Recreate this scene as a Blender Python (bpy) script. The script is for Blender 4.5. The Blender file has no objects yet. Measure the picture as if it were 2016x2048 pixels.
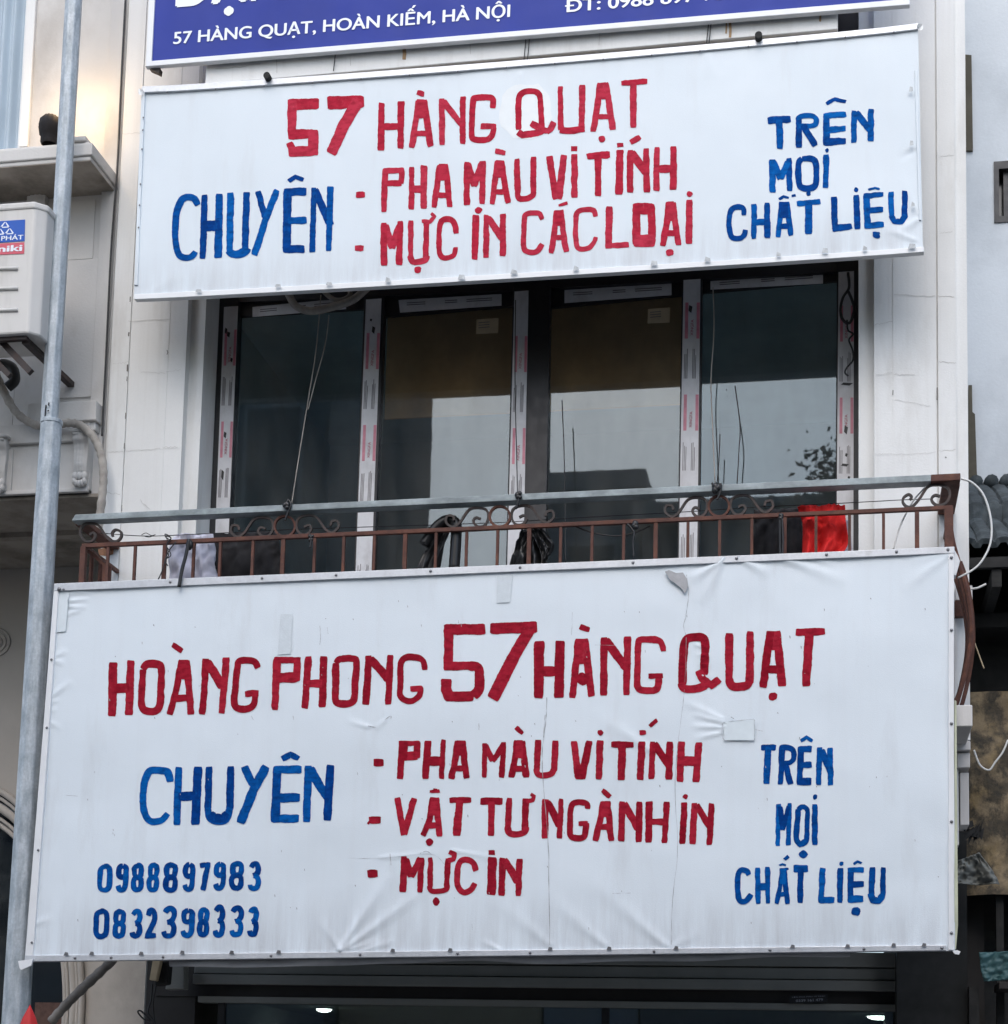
import bpy, math, random
from mathutils import Vector, Matrix
R_ = math.radians
random.seed(7)
S = bpy.context.scene
C = S.collection

# ------------------------------------------------------------------ camera
DIST, CAMZ = 9.2, 1.7
FPX, PX0, PY0 = 3542.485, 1008.0, 1800.0          # focal length and principal point for a 2016 x 2048 picture
ROT = ((0.98273896, 0.1834677, 0.02374327),
       (0.00150089, 0.1204323, -0.99272041),
       (-0.18499158, 0.97562066, 0.11807815))      # rows: camera right, down, forward
cam = bpy.data.cameras.new('camera')
cam.sensor_fit = 'HORIZONTAL'; cam.sensor_width = 36.0
cam.lens = FPX * 36.0 / 2016.0
cam.shift_y = (PY0 - 1024.0) / 2016.0
cam.clip_start = 0.05; cam.clip_end = 500
co = bpy.data.objects.new('camera', cam); C.objects.link(co)
r, d, f = [Vector(v) for v in ROT]
m = Matrix((r, -d, -f)).transposed().to_4x4()
m.translation = Vector((0, -DIST, CAMZ))
co.matrix_world = m
S.camera = co

# ------------------------------------------------------------------ light
SUN_EL, SUN_AZ = 44.0, 184.0      # azimuth: compass degrees from +Y
w = bpy.data.worlds.new('World'); S.world = w; w.use_nodes = True
nt = w.node_tree
bg = nt.nodes['Background']
sky = nt.nodes.new('ShaderNodeTexSky'); sky.sky_type = 'NISHITA'
sky.sun_disc = False; sky.sun_elevation = R_(SUN_EL); sky.sun_rotation = R_(SUN_AZ)
sky.air_density = 1.0; sky.dust_density = 2.0; sky.ozone_density = 1.0
nt.links.new(sky.outputs[0], bg.inputs[0]); bg.inputs[1].default_value = 0.15
sl = bpy.data.lights.new('sun', 'SUN'); sl.energy = 1.1; sl.angle = R_(75); sl.color = (0.94, 0.985, 1.0)
so = bpy.data.objects.new('sun', sl); C.objects.link(so)
sd = Vector((math.sin(R_(SUN_AZ)) * math.cos(R_(SUN_EL)), math.cos(R_(SUN_AZ)) * math.cos(R_(SUN_EL)), math.sin(R_(SUN_EL))))
so.rotation_euler = sd.to_track_quat('Z', 'Y').to_euler(); so.location = sd * 30
vs = S.view_settings
vs.view_transform = 'Standard'; vs.look = 'None'; vs.exposure = 0.74; vs.gamma = 1.0; vs.use_curve_mapping = False
S.cycles.max_bounces = 8; S.cycles.transparent_max_bounces = 16

# ------------------------------------------------------------------ helpers
def at(px, py, Y):
    """point on the vertical plane Y (metres behind the facade front) seen at a pixel of the 2016 px wide photo"""
    a, b = (px - PX0) / FPX, (py - PY0) / FPX
    dx = ROT[0][0] * a + ROT[1][0] * b + ROT[2][0]
    dy = ROT[0][1] * a + ROT[1][1] * b + ROT[2][1]
    dz = ROT[0][2] * a + ROT[1][2] * b + ROT[2][2]
    t = (Y + DIST) / dy
    return Vector((dx * t, Y, CAMZ + dz * t))

WL = {}
def thing(name, label, cat, loc=(0, 0, 0), group=None, kind=None):
    o = bpy.data.objects.new(name, None); C.objects.link(o); o.empty_display_size = 0.1
    o.location = loc; WL[o.name] = Vector(loc); tag(o, label, cat, group, kind); return o
def tag(o, label=None, cat=None, group=None, kind=None):
    if label: o['label'] = label
    if cat: o['category'] = cat
    if group: o['group'] = group
    if kind: o['kind'] = kind
    return o

class MB:
    def __init__(s): s.v = []; s.f = []; s.t = []; s.tint = 0.5
    def add(s, vs, fs):
        n = len(s.v); s.v += [tuple(p) for p in vs]; s.f += [tuple(i + n for i in q) for q in fs]
        s.t += [s.tint] * len(vs); s.cut = getattr(s, 'cut', []) + [(n, len(s.f) - len(fs))]; return s
    def box(s, x0, x1, y0, y1, z0, z1):
        x0, x1 = sorted((x0, x1)); y0, y1 = sorted((y0, y1)); z0, z1 = sorted((z0, z1))
        vs = [(x, y, z) for z in (z0, z1) for y in (y0, y1) for x in (x0, x1)]
        return s.add(vs, [(0, 2, 3, 1), (4, 5, 7, 6), (0, 1, 5, 4), (2, 6, 7, 3), (0, 4, 6, 2), (1, 3, 7, 5)])
    def pbox(s, px0, px1, py0, py1, Y, Yb):
        """true axis aligned box whose front face at Y covers the given pixels"""
        pm, qm = (px0 + px1) / 2, (py0 + py1) / 2
        return s.box(at(px0, qm, Y).x, at(px1, qm, Y).x, Y, Yb, at(pm, py1, Y).z, at(pm, py0, Y).z)
    def slab(s, pts, Y, th):
        """flat board of any outline (clockwise pixels) with thickness"""
        fr = [at(x, y, Y) for x, y in pts]; n = len(fr)
        bk = [p + Vector((0, th, 0)) for p in fr]
        fs = [tuple(range(n))[::-1], tuple(range(n, 2 * n))] + [(i, (i + 1) % n, n + (i + 1) % n, n + i) for i in range(n)]
        return s.add(fr + bk, fs)
    def tube(s, pts, rad, n=8, cap=True, rads=None):
        P = [Vector(p) for p in pts]; m_ = len(P)
        if m_ < 2: return s
        T = [(P[min(i + 1, m_ - 1)] - P[max(i - 1, 0)]).normalized() for i in range(m_)]
        u = T[0].orthogonal().normalized(); vs = []
        for i in range(m_):
            u = (u - T[i] * u.dot(T[i])).normalized(); w_ = T[i].cross(u)
            rr = rads[i] if rads else rad
            vs += [P[i] + (u * math.cos(2 * math.pi * k / n) + w_ * math.sin(2 * math.pi * k / n)) * rr for k in range(n)]
        fs = [(i * n + k, i * n + (k + 1) % n, (i + 1) * n + (k + 1) % n, (i + 1) * n + k) for i in range(m_ - 1) for k in range(n)]
        if cap: fs += [tuple(range(n))[::-1], tuple(range((m_ - 1) * n, m_ * n))]
        return s.add(vs, fs)
    def flatbar(s, pts, wd, dp):
        """bar of rectangular section swept along points lying in a plane of constant Y: wd in the plane, dp in depth"""
        P = [Vector(p) for p in pts]; m_ = len(P); vs = []
        for i in range(m_):
            t = (P[min(i + 1, m_ - 1)] - P[max(i - 1, 0)]).normalized(); nrm = Vector((-t.z, 0, t.x))
            for a, b in ((-1, -1), (1, -1), (1, 1), (-1, 1)):
                vs.append(P[i] + nrm * (a * wd / 2) + Vector((0, b * dp / 2, 0)))
        fs = [(i * 4 + k, i * 4 + (k + 1) % 4, i * 4 + 4 + (k + 1) % 4, i * 4 + 4 + k) for i in range(m_ - 1) for k in range(4)]
        fs += [(3, 2, 1, 0), (m_ * 4 - 4, m_ * 4 - 3, m_ * 4 - 2, m_ * 4 - 1)]
        return s.add(vs, fs)
    def ball(s, c, rx, ry=None, rz=None, n=10, mm=7):
        ry = ry or rx; rz = rz or rx; c = Vector(c); vs = []; fs = []
        for j in range(mm + 1):
            th = math.pi * j / mm
            for k in range(n):
                a = 2 * math.pi * k / n
                vs.append(c + Vector((rx * math.sin(th) * math.cos(a), ry * math.sin(th) * math.sin(a), rz * math.cos(th))))
        for j in range(mm):
            for k in range(n): fs.append((j * n + k, (j + 1) * n + k, (j + 1) * n + (k + 1) % n, j * n + (k + 1) % n))
        return s.add(vs, fs)
    def grid(s, fn, nu, nv):
        vs = [fn(i / nu, j / nv) for j in range(nv + 1) for i in range(nu + 1)]
        fs = [(j * (nu + 1) + i, (j + 1) * (nu + 1) + i, (j + 1) * (nu + 1) + i + 1, j * (nu + 1) + i + 1) for j in range(nv) for i in range(nu)]
        return s.add(vs, fs)
    def each(s, name, mat_, parent, **kw):
        """one object per added piece"""
        ct = s.cut + [(len(s.v), len(s.f))]
        for (a, fa), (c, fc) in zip(ct[:-1], ct[1:]):
            m_ = MB(); m_.add(s.v[a:c], [tuple(i - a for i in q) for q in s.f[fa:fc]]); o = m_.build(name, mat_, parent, **kw)
        return o
    def build(s, name, mat, parent=None, smooth=False, bevel=0, label=None, cat=None, group=None, kind=None, base=None):
        off = Vector((0, 0, 0))
        if parent is not None: off = WL[parent.name]
        elif base is not None: off = Vector(base)
        else:
            xs = [p[0] for p in s.v]; ys = [p[1] for p in s.v]; zs = [p[2] for p in s.v]
            off = Vector(((min(xs) + max(xs)) / 2, (min(ys) + max(ys)) / 2, min(zs)))
        me = bpy.data.meshes.new(name)
        me.from_pydata([(p[0] - off.x, p[1] - off.y, p[2] - off.z) for p in s.v], [], s.f); me.update()
        if len(set(s.t)) > 1:
            a = me.attributes.new('tint', 'FLOAT', 'POINT'); a.data.foreach_set('value', s.t)
        if smooth: me.polygons.foreach_set('use_smooth', [True] * len(me.polygons))
        me.materials.append(mat)
        o = bpy.data.objects.new(name, me); C.objects.link(o)
        if parent is not None: o.parent = parent; WL[o.name] = off.copy()
        else: o.location = off; WL[o.name] = off
        if bevel:
            b = o.modifiers.new('b', 'BEVEL'); b.width = bevel; b.segments = 2; b.limit_method = 'ANGLE'; b.angle_limit = R_(40)
        return tag(o, label, cat, group, kind)

def sm(pts, k=6):
    """Catmull-Rom through the points"""
    P = [tuple(p) for p in pts]; out = []
    Q = [P[0]] + P + [P[-1]]
    for i in range(1, len(Q) - 2):
        p0, p1, p2, p3 = Q[i - 1], Q[i], Q[i + 1], Q[i + 2]
        for j in range(k):
            t = j / k
            out.append(tuple(0.5 * (2 * b + (c - a) * t + (2 * a - 5 * b + 4 * c - d_) * t * t + (-a + 3 * b - 3 * c + d_) * t ** 3)
                             for a, b, c, d_ in zip(p0, p1, p2, p3)))
    return out + [P[-1]]
def pxline(pts, Y, k=6):
    if k: pts = sm(pts, k)
    return [at(x, y, Y) for x, y in pts]
def vnoise(x, y, seed=0):
    def h(i, j):
        n = (i * 374761393 + j * 668265263 + seed * 974711) & 0xffffffff
        n = ((n ^ (n >> 13)) * 1274126177) & 0xffffffff
        return ((n ^ (n >> 16)) & 0xffff) / 32767.5 - 1
    i, j = math.floor(x), math.floor(y); u, v = x - i, y - j
    u = u * u * (3 - 2 * u); v = v * v * (3 - 2 * v)
    return (h(i, j) * (1 - u) + h(i + 1, j) * u) * (1 - v) + (h(i, j + 1) * (1 - u) + h(i + 1, j + 1) * u) * v

# ------------------------------------------------------------------ materials (all world-space procedural)
def lin(h):
    h = h.lstrip('#'); o = []
    for i in (0, 2, 4):
        c = int(h[i:i + 2], 16) / 255; o.append(c / 12.92 if c < 0.04045 else ((c + 0.055) / 1.055) ** 2.4)
    return tuple(o)
def mat(name, col, rough=0.7, var=0.12, scale=6.0, stain=None, stain_amt=0.0, stain_scale=(3, 3, .6), stain_lo=.5, stain_hi=.72,
        bump=0.0, bump_scale=60.0, metal=0.0, spec=0.5, fine=0.0, fine_scale=150.0, tint=None, streak=None, low=None, worn=None):
    m_ = bpy.data.materials.new(name); m_.use_nodes = True
    n = m_.node_tree; N = n.nodes; L = n.links; b = N['Principled BSDF']
    b.inputs['Roughness'].default_value = rough; b.inputs['Metallic'].default_value = metal
    b.inputs['Specular IOR Level'].default_value = spec
    geo = N.new('ShaderNodeNewGeometry')
    def noise(sc, vec=None, det=6, ro=.6):
        mp = N.new('ShaderNodeMapping'); L.new(geo.outputs['Position'], mp.inputs[0])
        mp.inputs['Scale'].default_value = vec or (1, 1, 1)
        t = N.new('ShaderNodeTexNoise'); t.inputs['Scale'].default_value = sc; t.inputs['Detail'].default_value = det
        t.inputs['Roughness'].default_value = ro
        L.new(mp.outputs[0], t.inputs['Vector']); return t.outputs['Fac']
    def mapr(s_, a, b_, c, d_):
        r_ = N.new('ShaderNodeMapRange'); L.new(s_, r_.inputs[0])
        for i, v in zip((1, 2, 3, 4), (a, b_, c, d_)): r_.inputs[i].default_value = v
        return r_.outputs[0]
    def mix(fac, a, b_, mode='MIX'):
        x = N.new('ShaderNodeMix'); x.data_type = 'RGBA'; x.blend_type = mode
        if isinstance(fac, float): x.inputs['Factor'].default_value = fac
        else: L.new(fac, x.inputs['Factor'])
        for k, v in ((6, a), (7, b_)):
            if isinstance(v, tuple): x.inputs[k].default_value = (*v, 1) if len(v) == 3 else v
            else: L.new(v, x.inputs[k])
        return x.outputs[2]
    c = mix(mapr(noise(scale), .3, .7, 0., 1.), tuple(k * (1 - var) for k in col), tuple(min(1, k * (1 + var)) for k in col))
    if tint:      # brush load: attribute per stroke plus streaks
        a = N.new('ShaderNodeAttribute'); a.attribute_name = 'tint'
        c = mix(a.outputs['Fac'], c, tint)
        c = mix(mapr(noise(22, (1, 1, 2.2), 4), .42, .68, 0., .65), c, tuple(k * .5 for k in col))
        c = mix(mapr(noise(16, (2.4, 1, 1), 3), .55, .75, 0., .5), c, tint)
    if streak:    # narrow vertical washes
        c = mix(mapr(noise(1.0, streak[1], 5), .5, .75, 0., streak[2]), c, streak[0])
    if stain:
        c = mix(mapr(noise(1.0, stain_scale, 8, .65), stain_lo, stain_hi, 0., stain_amt), c, stain)
    if low:       # dirt washed down and gathered along the lower edge
        sx_ = N.new('ShaderNodeSeparateXYZ'); L.new(geo.outputs['Position'], sx_.inputs[0])
        g_ = mapr(sx_.outputs[2], low[0], low[1], 1., 0.)
        mu = N.new('ShaderNodeMath'); mu.operation = 'MULTIPLY'; L.new(g_, mu.inputs[0]); L.new(mapr(noise(1.0, (16, 16, 1.4), 8, .7), .35, .7, 0., low[3]), mu.inputs[1])
        c = mix(mu.outputs[0], c, low[2])
    if worn:
        c = mix(mapr(noise(1.0, (48, 1, 20), 5, .7), .60, .74, 0., worn[1]), c, worn[0])
    if fine:
        c = mix(mapr(noise(fine_scale, None, 3), .35, .65, 0., fine), c, tuple(k * .55 for k in col))
    L.new(c, b.inputs['Base Color'])
    L.new(mapr(noise(scale * 2.3), .3, .7, max(0, rough - .08), min(1, rough + .08)), b.inputs['Roughness'])
    if bump:
        bp = N.new('ShaderNodeBump'); bp.inputs['Strength'].default_value = 1.0; bp.inputs['Distance'].default_value = bump
        L.new(noise(bump_scale, None, 5), bp.inputs['Height']); L.new(bp.outputs[0], b.inputs['Normal'])
    return m_
def emis(name, col, st):
    m_ = bpy.data.materials.new(name); m_.use_nodes = True; b = m_.node_tree.nodes['Principled BSDF']
    b.inputs['Base Color'].default_value = (*col, 1); b.inputs['Emission Color'].default_value = (*col, 1); b.inputs['Emission Strength'].default_value = st
    return m_
def glassmat(name, tint, refl, rough=.015, gcol=(.9, .95, 1)):
    m_ = bpy.data.materials.new(name); m_.use_nodes = True; n = m_.node_tree; N = n.nodes; L = n.links
    N.remove(N['Principled BSDF']); out = N['Material Output']
    t = N.new('ShaderNodeBsdfTransparent'); t.inputs[0].default_value = (*tint, 1)
    g = N.new('ShaderNodeBsdfGlossy'); g.inputs[0].default_value = (*gcol, 1); g.inputs['Roughness'].default_value = rough
    x = N.new('ShaderNodeMixShader'); x.inputs[0].default_value = refl
    L.new(t.outputs[0], x.inputs[1]); L.new(g.outputs[0], x.inputs[2])
    d_ = N.new('ShaderNodeBsdfDiffuse'); d_.inputs[0].default_value = (.30, .29, .27, 1)
    geo = N.new('ShaderNodeNewGeometry'); mp = N.new('ShaderNodeMapping'); mp.inputs['Scale'].default_value = (7, 7, 2)
    no = N.new('ShaderNodeTexNoise'); no.inputs['Scale'].default_value = 1.0; no.inputs['Detail'].default_value = 6
    L.new(geo.outputs['Position'], mp.inputs[0]); L.new(mp.outputs[0], no.inputs['Vector'])
    mr = N.new('ShaderNodeMapRange'); L.new(no.outputs['Fac'], mr.inputs[0])
    for i, v in zip((1, 2, 3, 4), (.35, .8, .02, .10)): mr.inputs[i].default_value = v
    y = N.new('ShaderNodeMixShader'); L.new(mr.outputs[0], y.inputs[0]); L.new(x.outputs[0], y.inputs[1]); L.new(d_.outputs[0], y.inputs[2])
    bp = N.new('ShaderNodeBump'); bp.inputs['Strength'].default_value = .05; bp.inputs['Distance'].default_value = .002
    n2 = N.new('ShaderNodeTexNoise'); n2.inputs['Scale'].default_value = 3.0; L.new(geo.outputs['Position'], n2.inputs['Vector'])
    L.new(n2.outputs['Fac'], bp.inputs['Height']); L.new(bp.outputs[0], g.inputs['Normal'])
    L.new(y.outputs[0], out.inputs[0]); return m_

M = {}
ZLB, ZUB = at(1000, 1906, -.545).z, at(1000, 558, -.42).z
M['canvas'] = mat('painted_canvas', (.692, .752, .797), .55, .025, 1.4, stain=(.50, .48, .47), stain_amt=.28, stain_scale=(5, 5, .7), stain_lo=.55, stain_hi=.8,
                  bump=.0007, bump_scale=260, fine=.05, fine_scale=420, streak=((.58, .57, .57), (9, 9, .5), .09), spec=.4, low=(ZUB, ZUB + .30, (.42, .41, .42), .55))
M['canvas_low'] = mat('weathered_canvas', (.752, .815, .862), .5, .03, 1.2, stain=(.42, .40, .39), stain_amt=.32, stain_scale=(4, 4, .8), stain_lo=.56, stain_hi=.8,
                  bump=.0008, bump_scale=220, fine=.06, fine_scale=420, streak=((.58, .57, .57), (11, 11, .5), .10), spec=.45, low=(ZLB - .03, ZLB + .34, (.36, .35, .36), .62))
M['back_cloth'] = mat('canvas_back', (.34, .27, .19), .8, .3, 3)
M['grey_cloth'] = mat('grey_canvas_hem', (.33, .33, .34), .8, .2, 5)
M['alu'] = mat('aluminium_trim', (.62, .64, .67), .42, .12, 9, metal=.35, fine=.15, fine_scale=70, stain=(.3, .29, .28), stain_amt=.5, stain_scale=(9, 9, 9), stain_lo=.58, stain_hi=.75)
M['alu_w'] = mat('white_trim', (.78, .79, .8), .45, .05, 5)
M['tab'] = mat('dull_tab', (.47, .49, .50), .6, .3, 40)
M['rivet'] = mat('rivet_steel', (.22, .22, .23), .4, .2, 30, metal=.7)
M['red'] = mat('red_sign_paint', (.46, .022, .048), .8, .1, 14, tint=(.54, .045, .08), spec=.05, worn=((.62, .22, .26), .22), bump=.0005, bump_scale=300)
M['red_low'] = mat('dark_red_sign_paint', (.29, .008, .022), .8, .12, 12, tint=(.46, .022, .045), spec=.05, worn=((.55, .14, .17), .22), bump=.0005, bump_scale=300)
M['blue'] = mat('blue_sign_paint', (.001, .045, .235), .75, .18, 18, tint=(.002, .13, .46), spec=.05, worn=((.04, .24, .55), .2), bump=.0005, bump_scale=300)
M['signblue'] = mat('printed_blue_vinyl', (.036, .056, .30), .55, .10, 2.2, fine=.05, fine_scale=300, spec=.15)
M['signwhite'] = mat('printed_white_vinyl', (.80, .84, .9), .4, .03, 3)
M['wall'] = mat('white_painted_render', (.765, .77, .76), .85, .05, 1.6, stain=(.42, .39, .34), stain_amt=.45, stain_scale=(3.5, 3.5, 1.0), stain_lo=.54, stain_hi=.8, streak=((.52, .49, .45), (16, 16, .35), .22),
                bump=.001, bump_scale=90, fine=.05, fine_scale=120)
M['wall2'] = mat('offwhite_render_edge', (.66, .64, .625), .85, .06, 2, stain=(.33, .30, .27), stain_amt=.35, stain_scale=(3, 3, .7), bump=.001, bump_scale=90)
M['crack'] = mat('hairline_crack', (.16, .15, .14), .9, .2, 20)
M['crack_l'] = mat('pale_hairline', (.55, .54, .52), .9, .2, 20)
M['left'] = mat('cream_grey_render', (.60, .585, .565), .85, .06, 2, stain=(.30, .265, .225), stain_amt=.45, stain_scale=(2.2, 2.2, 1.3), stain_lo=.5, stain_hi=.75,
                bump=.0015, bump_scale=70)
M['left_d'] = mat('dark_mottled_render', (.34, .30, .255), .9, .15, 2, stain=(.10, .085, .065), stain_amt=.75, stain_scale=(3, 3, 2.2), stain_lo=.42, stain_hi=.66, bump=.002, bump_scale=50)  # darker mottled brown render for the undersides
M['left_g'] = mat('beige_ground_render', (.44, .405, .365), .9, .1, 1.5, stain=(.15, .13, .11), stain_amt=.5, stain_scale=(1.5, 1.5, 1.2), bump=.001, bump_scale=60)
M['frame'] = mat('dark_aluminium', (.022, .022, .025), .45, .2, 8, metal=.2)
M['film'] = mat('protective_film', (.62, .62, .64), .45, .08, 12, stain=(.33, .31, .3), stain_amt=.4, stain_scale=(12, 12, 5))
M['pink'] = mat('film_pink_print', (.58, .22, .28), .5, .15, 20)
M['print'] = mat('film_grey_print', (.15, .14, .15), .6, .1, 20)
M['note'] = mat('pale_paper_label', (.50, .40, .26), .7, .1, 20)
M['glass'] = glassmat('window_glass', (.85, .83, .79), .054, gcol=(.78, .88, .95))
M['glass_d'] = glassmat('window_glass_bluish', (.85, .90, .92), .042, gcol=(.82, .93, 1))
M['room'] = mat('dim_room_paint', (.30, .38, .41), .9, .2, 1.5)
M['brown'] = mat('brown_tone_panel', (.66, .47, .27), .8, .35, 2.2, fine=.1, fine_scale=40)
M['galv'] = mat('galvanised_steel', (.40, .45, .50), .42, .16, 5, metal=.55, stain=(.56, .60, .64), stain_amt=.6, stain_scale=(26, 26, 4), stain_lo=.45, stain_hi=.7, fine=.12, fine_scale=90)
M['pole'] = mat('galvanised_pole', (.36, .41, .45), .5, .25, 9, metal=.12, stain=(.60, .645, .68), stain_amt=.85, stain_scale=(34, 34, 7), stain_lo=.40, stain_hi=.66, fine=.3, fine_scale=70, streak=((.22, .25, .28), (40, 40, 1.5), .4),
                bump=.0006, bump_scale=120)
M['rail'] = mat('galvanised_handrail', (.36, .41, .425), .55, .25, 6, metal=.1, stain=(.13, .155, .16), stain_amt=.8, stain_scale=(5, 9, 9), stain_lo=.42, stain_hi=.66, fine=.3, fine_scale=60)
M['rust'] = mat('rusty_iron', (.10, .038, .026), .75, .35, 12, stain=(.20, .075, .04), stain_amt=.7, stain_scale=(14, 14, 14), stain_lo=.5, stain_hi=.7, fine=.3, fine_scale=110, bump=.001, bump_scale=120)
M['iron'] = mat('dark_wrought_iron', (.035, .026, .024), .6, .3, 12, stain=(.09, .04, .03), stain_amt=.6, stain_scale=(9, 9, 9))
M['black'] = mat('black_plastic', (.012, .012, .013), .38, .3, 10)
M['blackcloth'] = mat('black_fabric', (.012, .011, .013), .9, .3, 10)
M['redcloth'] = mat('bright_red_fabric', (.66, .014, .014), .85, .12, 6, fine=.1, fine_scale=200)
M['greycloth'] = mat('grey_lilac_fabric', (.60, .60, .70), .9, .12, 7, fine=.12, fine_scale=200)
M['cable_w'] = mat('white_cable', (.68, .68, .66), .5, .06, 10)
M['cable_b'] = mat('black_wire', (.02, .02, .022), .5, .2, 10)
M['insul'] = mat('taped_pipe_lagging', (.38, .35, .315), .75, .22, 9, stain=(.16, .14, .12), stain_amt=.6, stain_scale=(12, 12, 12), bump=.004, bump_scale=30)
M['insul_d'] = mat('grey_pipe_lagging', (.20, .185, .17), .75, .25, 9, stain=(.08, .07, .06), stain_amt=.6, stain_scale=(12, 12, 12), bump=.004, bump_scale=30)
M['ac'] = mat('aged_white_casing', (.62, .60, .57), .5, .05, 2, stain=(.36, .33, .29), stain_amt=.35, stain_scale=(9, 9, 1))
M['labelblue'] = mat('label_blue', (.008, .09, .45), .4, .05, 5)
M['labelred'] = mat('label_red', (.62, .10, .14), .4, .05, 5)
M['curtain'] = mat('pale_blue_curtain', (.43, .51, .58), .8, .08, 3)
M['tiles'] = mat('dark_clay_tiles', (.035, .045, .05), .8, .45, 9, stain=(.10, .115, .12), stain_amt=.6, stain_scale=(9, 9, 9), stain_lo=.5, stain_hi=.75, bump=.004, bump_scale=40)
M['greywall'] = mat('blue_grey_plaster', (.60, .635, .67), .9, .05, 1.3, stain=(.36, .39, .42), stain_amt=.6, stain_scale=(1.4, 1.4, 1.2), stain_lo=.45, stain_hi=.72, bump=.0015, bump_scale=50, fine=.06, fine_scale=60)
M['oldwall'] = mat('mouldy_ochre_wall', (.24, .185, .115), .95, .5, 4, stain=(.03, .028, .024), stain_amt=.95, stain_scale=(9, 9, 7), streak=((.30, .20, .06), (5, 5, 6), .7), stain_lo=.42, stain_hi=.56, fine=.4, fine_scale=45, bump=.006, bump_scale=25)
M['near_black'] = mat('near_black_boards', (.018, .018, .018), .9, .4, 6, stain=(.045, .045, .04), stain_amt=.5, stain_scale=(2, 2, 14))  # near-black with faint horizontal bands
M['brownfin'] = mat('brown_concrete_edge', (.085, .075, .055), .9, .2, 6)
M['tarp'] = mat('grey_tarpaulin', (.17, .18, .17), .7, .25, 5)
M['teal'] = mat('teal_tarpaulin', (.045, .12, .13), .6, .35, 5)
M['shutter'] = mat('dusty_shutter_steel', (.22, .225, .21), .6, .1, 4, metal=.1)
M['shutter_d'] = mat('dark_brown_steel', (.016, .013, .012), .6, .2, 5)
M['shopwall'] = mat('shop_ceiling_paint', (.40, .43, .41), .85, .08, 2)
M['shopglass'] = glassmat('shop_glass', (.6, .65, .63), .10)
M['redplastic'] = mat('red_canopy_fabric', (.50, .012, .012), .6, .08, 6)
M['asphalt'] = mat('asphalt', (.09, .09, .09), .9, .25, 3, fine=.3, fine_scale=60)
M['paving'] = mat('concrete_paving', (.24, .23, .22), .9, .15, 3, fine=.2, fine_scale=50)
M['far'] = mat('grey_blue_render', (.13, .15, .17), .9, .12, 1)
M['far4'] = mat('grey_blue_far_render', (.22, .26, .30), .9, .12, 1)
M['far2'] = mat('ochre_render', (.40, .34, .24), .9, .12, 1)
M['far3'] = mat('pale_render', (.46, .45, .43), .9, .1, 1)
M['farglass'] = mat('far_window_glass', (.03, .035, .04), .15, .1, 2)
M['bark'] = mat('bark', (.10, .075, .055), .9, .3, 10, bump=.01, bump_scale=20)
M['leaf'] = mat('leaves', (.05, .085, .03), .6, .4, 4)

# ------------------------------------------------------------------ the setting: street
MB().box(-120, 120, -120, 60, -.3, 0).build('ground', M['asphalt'], kind='structure', base=(0, 0, 0))
MB().box(-60, 60, -1.9, .9, 0.004, .14).build('pavement', M['paving'], kind='structure', base=(0, 0, 0), bevel=.02)
MB().box(-60, 60, -12.0, -10.2, 0.004, .14).build('pavement', M['paving'], kind='structure', base=(0, -11, 0), bevel=.02)

# ------------------------------------------------------------------ the shop house
def X_(px, Y, py=800): return at(px, py, Y).x
ZT, ZB = 9.6, 3.1
REC = .06       # recessed inner band
WY = .28        # window plane
house = thing('shop_house', 'white rendered narrow shop house behind the signboards, with cracked pilasters', 'building', (-1.73, 0, 0))
xl = [X_(p, 0) for p in (212.5, 220.5, 254.5, 332, 367)]        # left edge, strip, panel joint, panel, band
xr = [X_(p, 0) for p in (1748.5, 1786, 1875, 1912, 1936.5)]
wl, wr = X_(403.5, REC), X_(1717.5, REC)
b = MB()
b.box(xl[0], xl[1], .03, .6, ZB, ZT)
b.box(xl[1], xl[2] - .004, 0, .6, ZB, ZT)
b.box(xl[2] + .004, xl[3], 0.002, .6, ZB, ZT)
b.box(xl[3], xl[4], .005, .6, ZB, ZT)
b.box(xl[4], wl, REC, .6, ZB, ZT)
b.box(xl[2] - .004, xl[2] + .004, .012, .5, ZB, ZT)
b.build('left_pilaster'.replace('left_', ''), M['wall'], house)
b = MB()
b.box(wr, xr[0], REC, .6, ZB, ZT)
b.box(xr[0], xr[1], .005, .6, ZB, ZT)
b.box(xr[1], xr[2] - .004, .002, .6, ZB, ZT)
b.box(xr[2] + .004, xr[3], 0, .6, ZB, ZT)
b.box(xr[3], xr[4], .03, 3.0, at(1925, 1480, .03).z, ZT)
b.box(xr[2] - .004, xr[2] + .004, .02, .5, ZB, ZT)
b.build('pilaster', M['wall'], house)
MB().box(xr[3] - .3, xr[4], .35, 3.0, 0, at(1925, 1480, .03).z).build('shop_pier', mat('dark_pier', (.012, .013, .013), .9, .3, 5), house)
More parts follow.
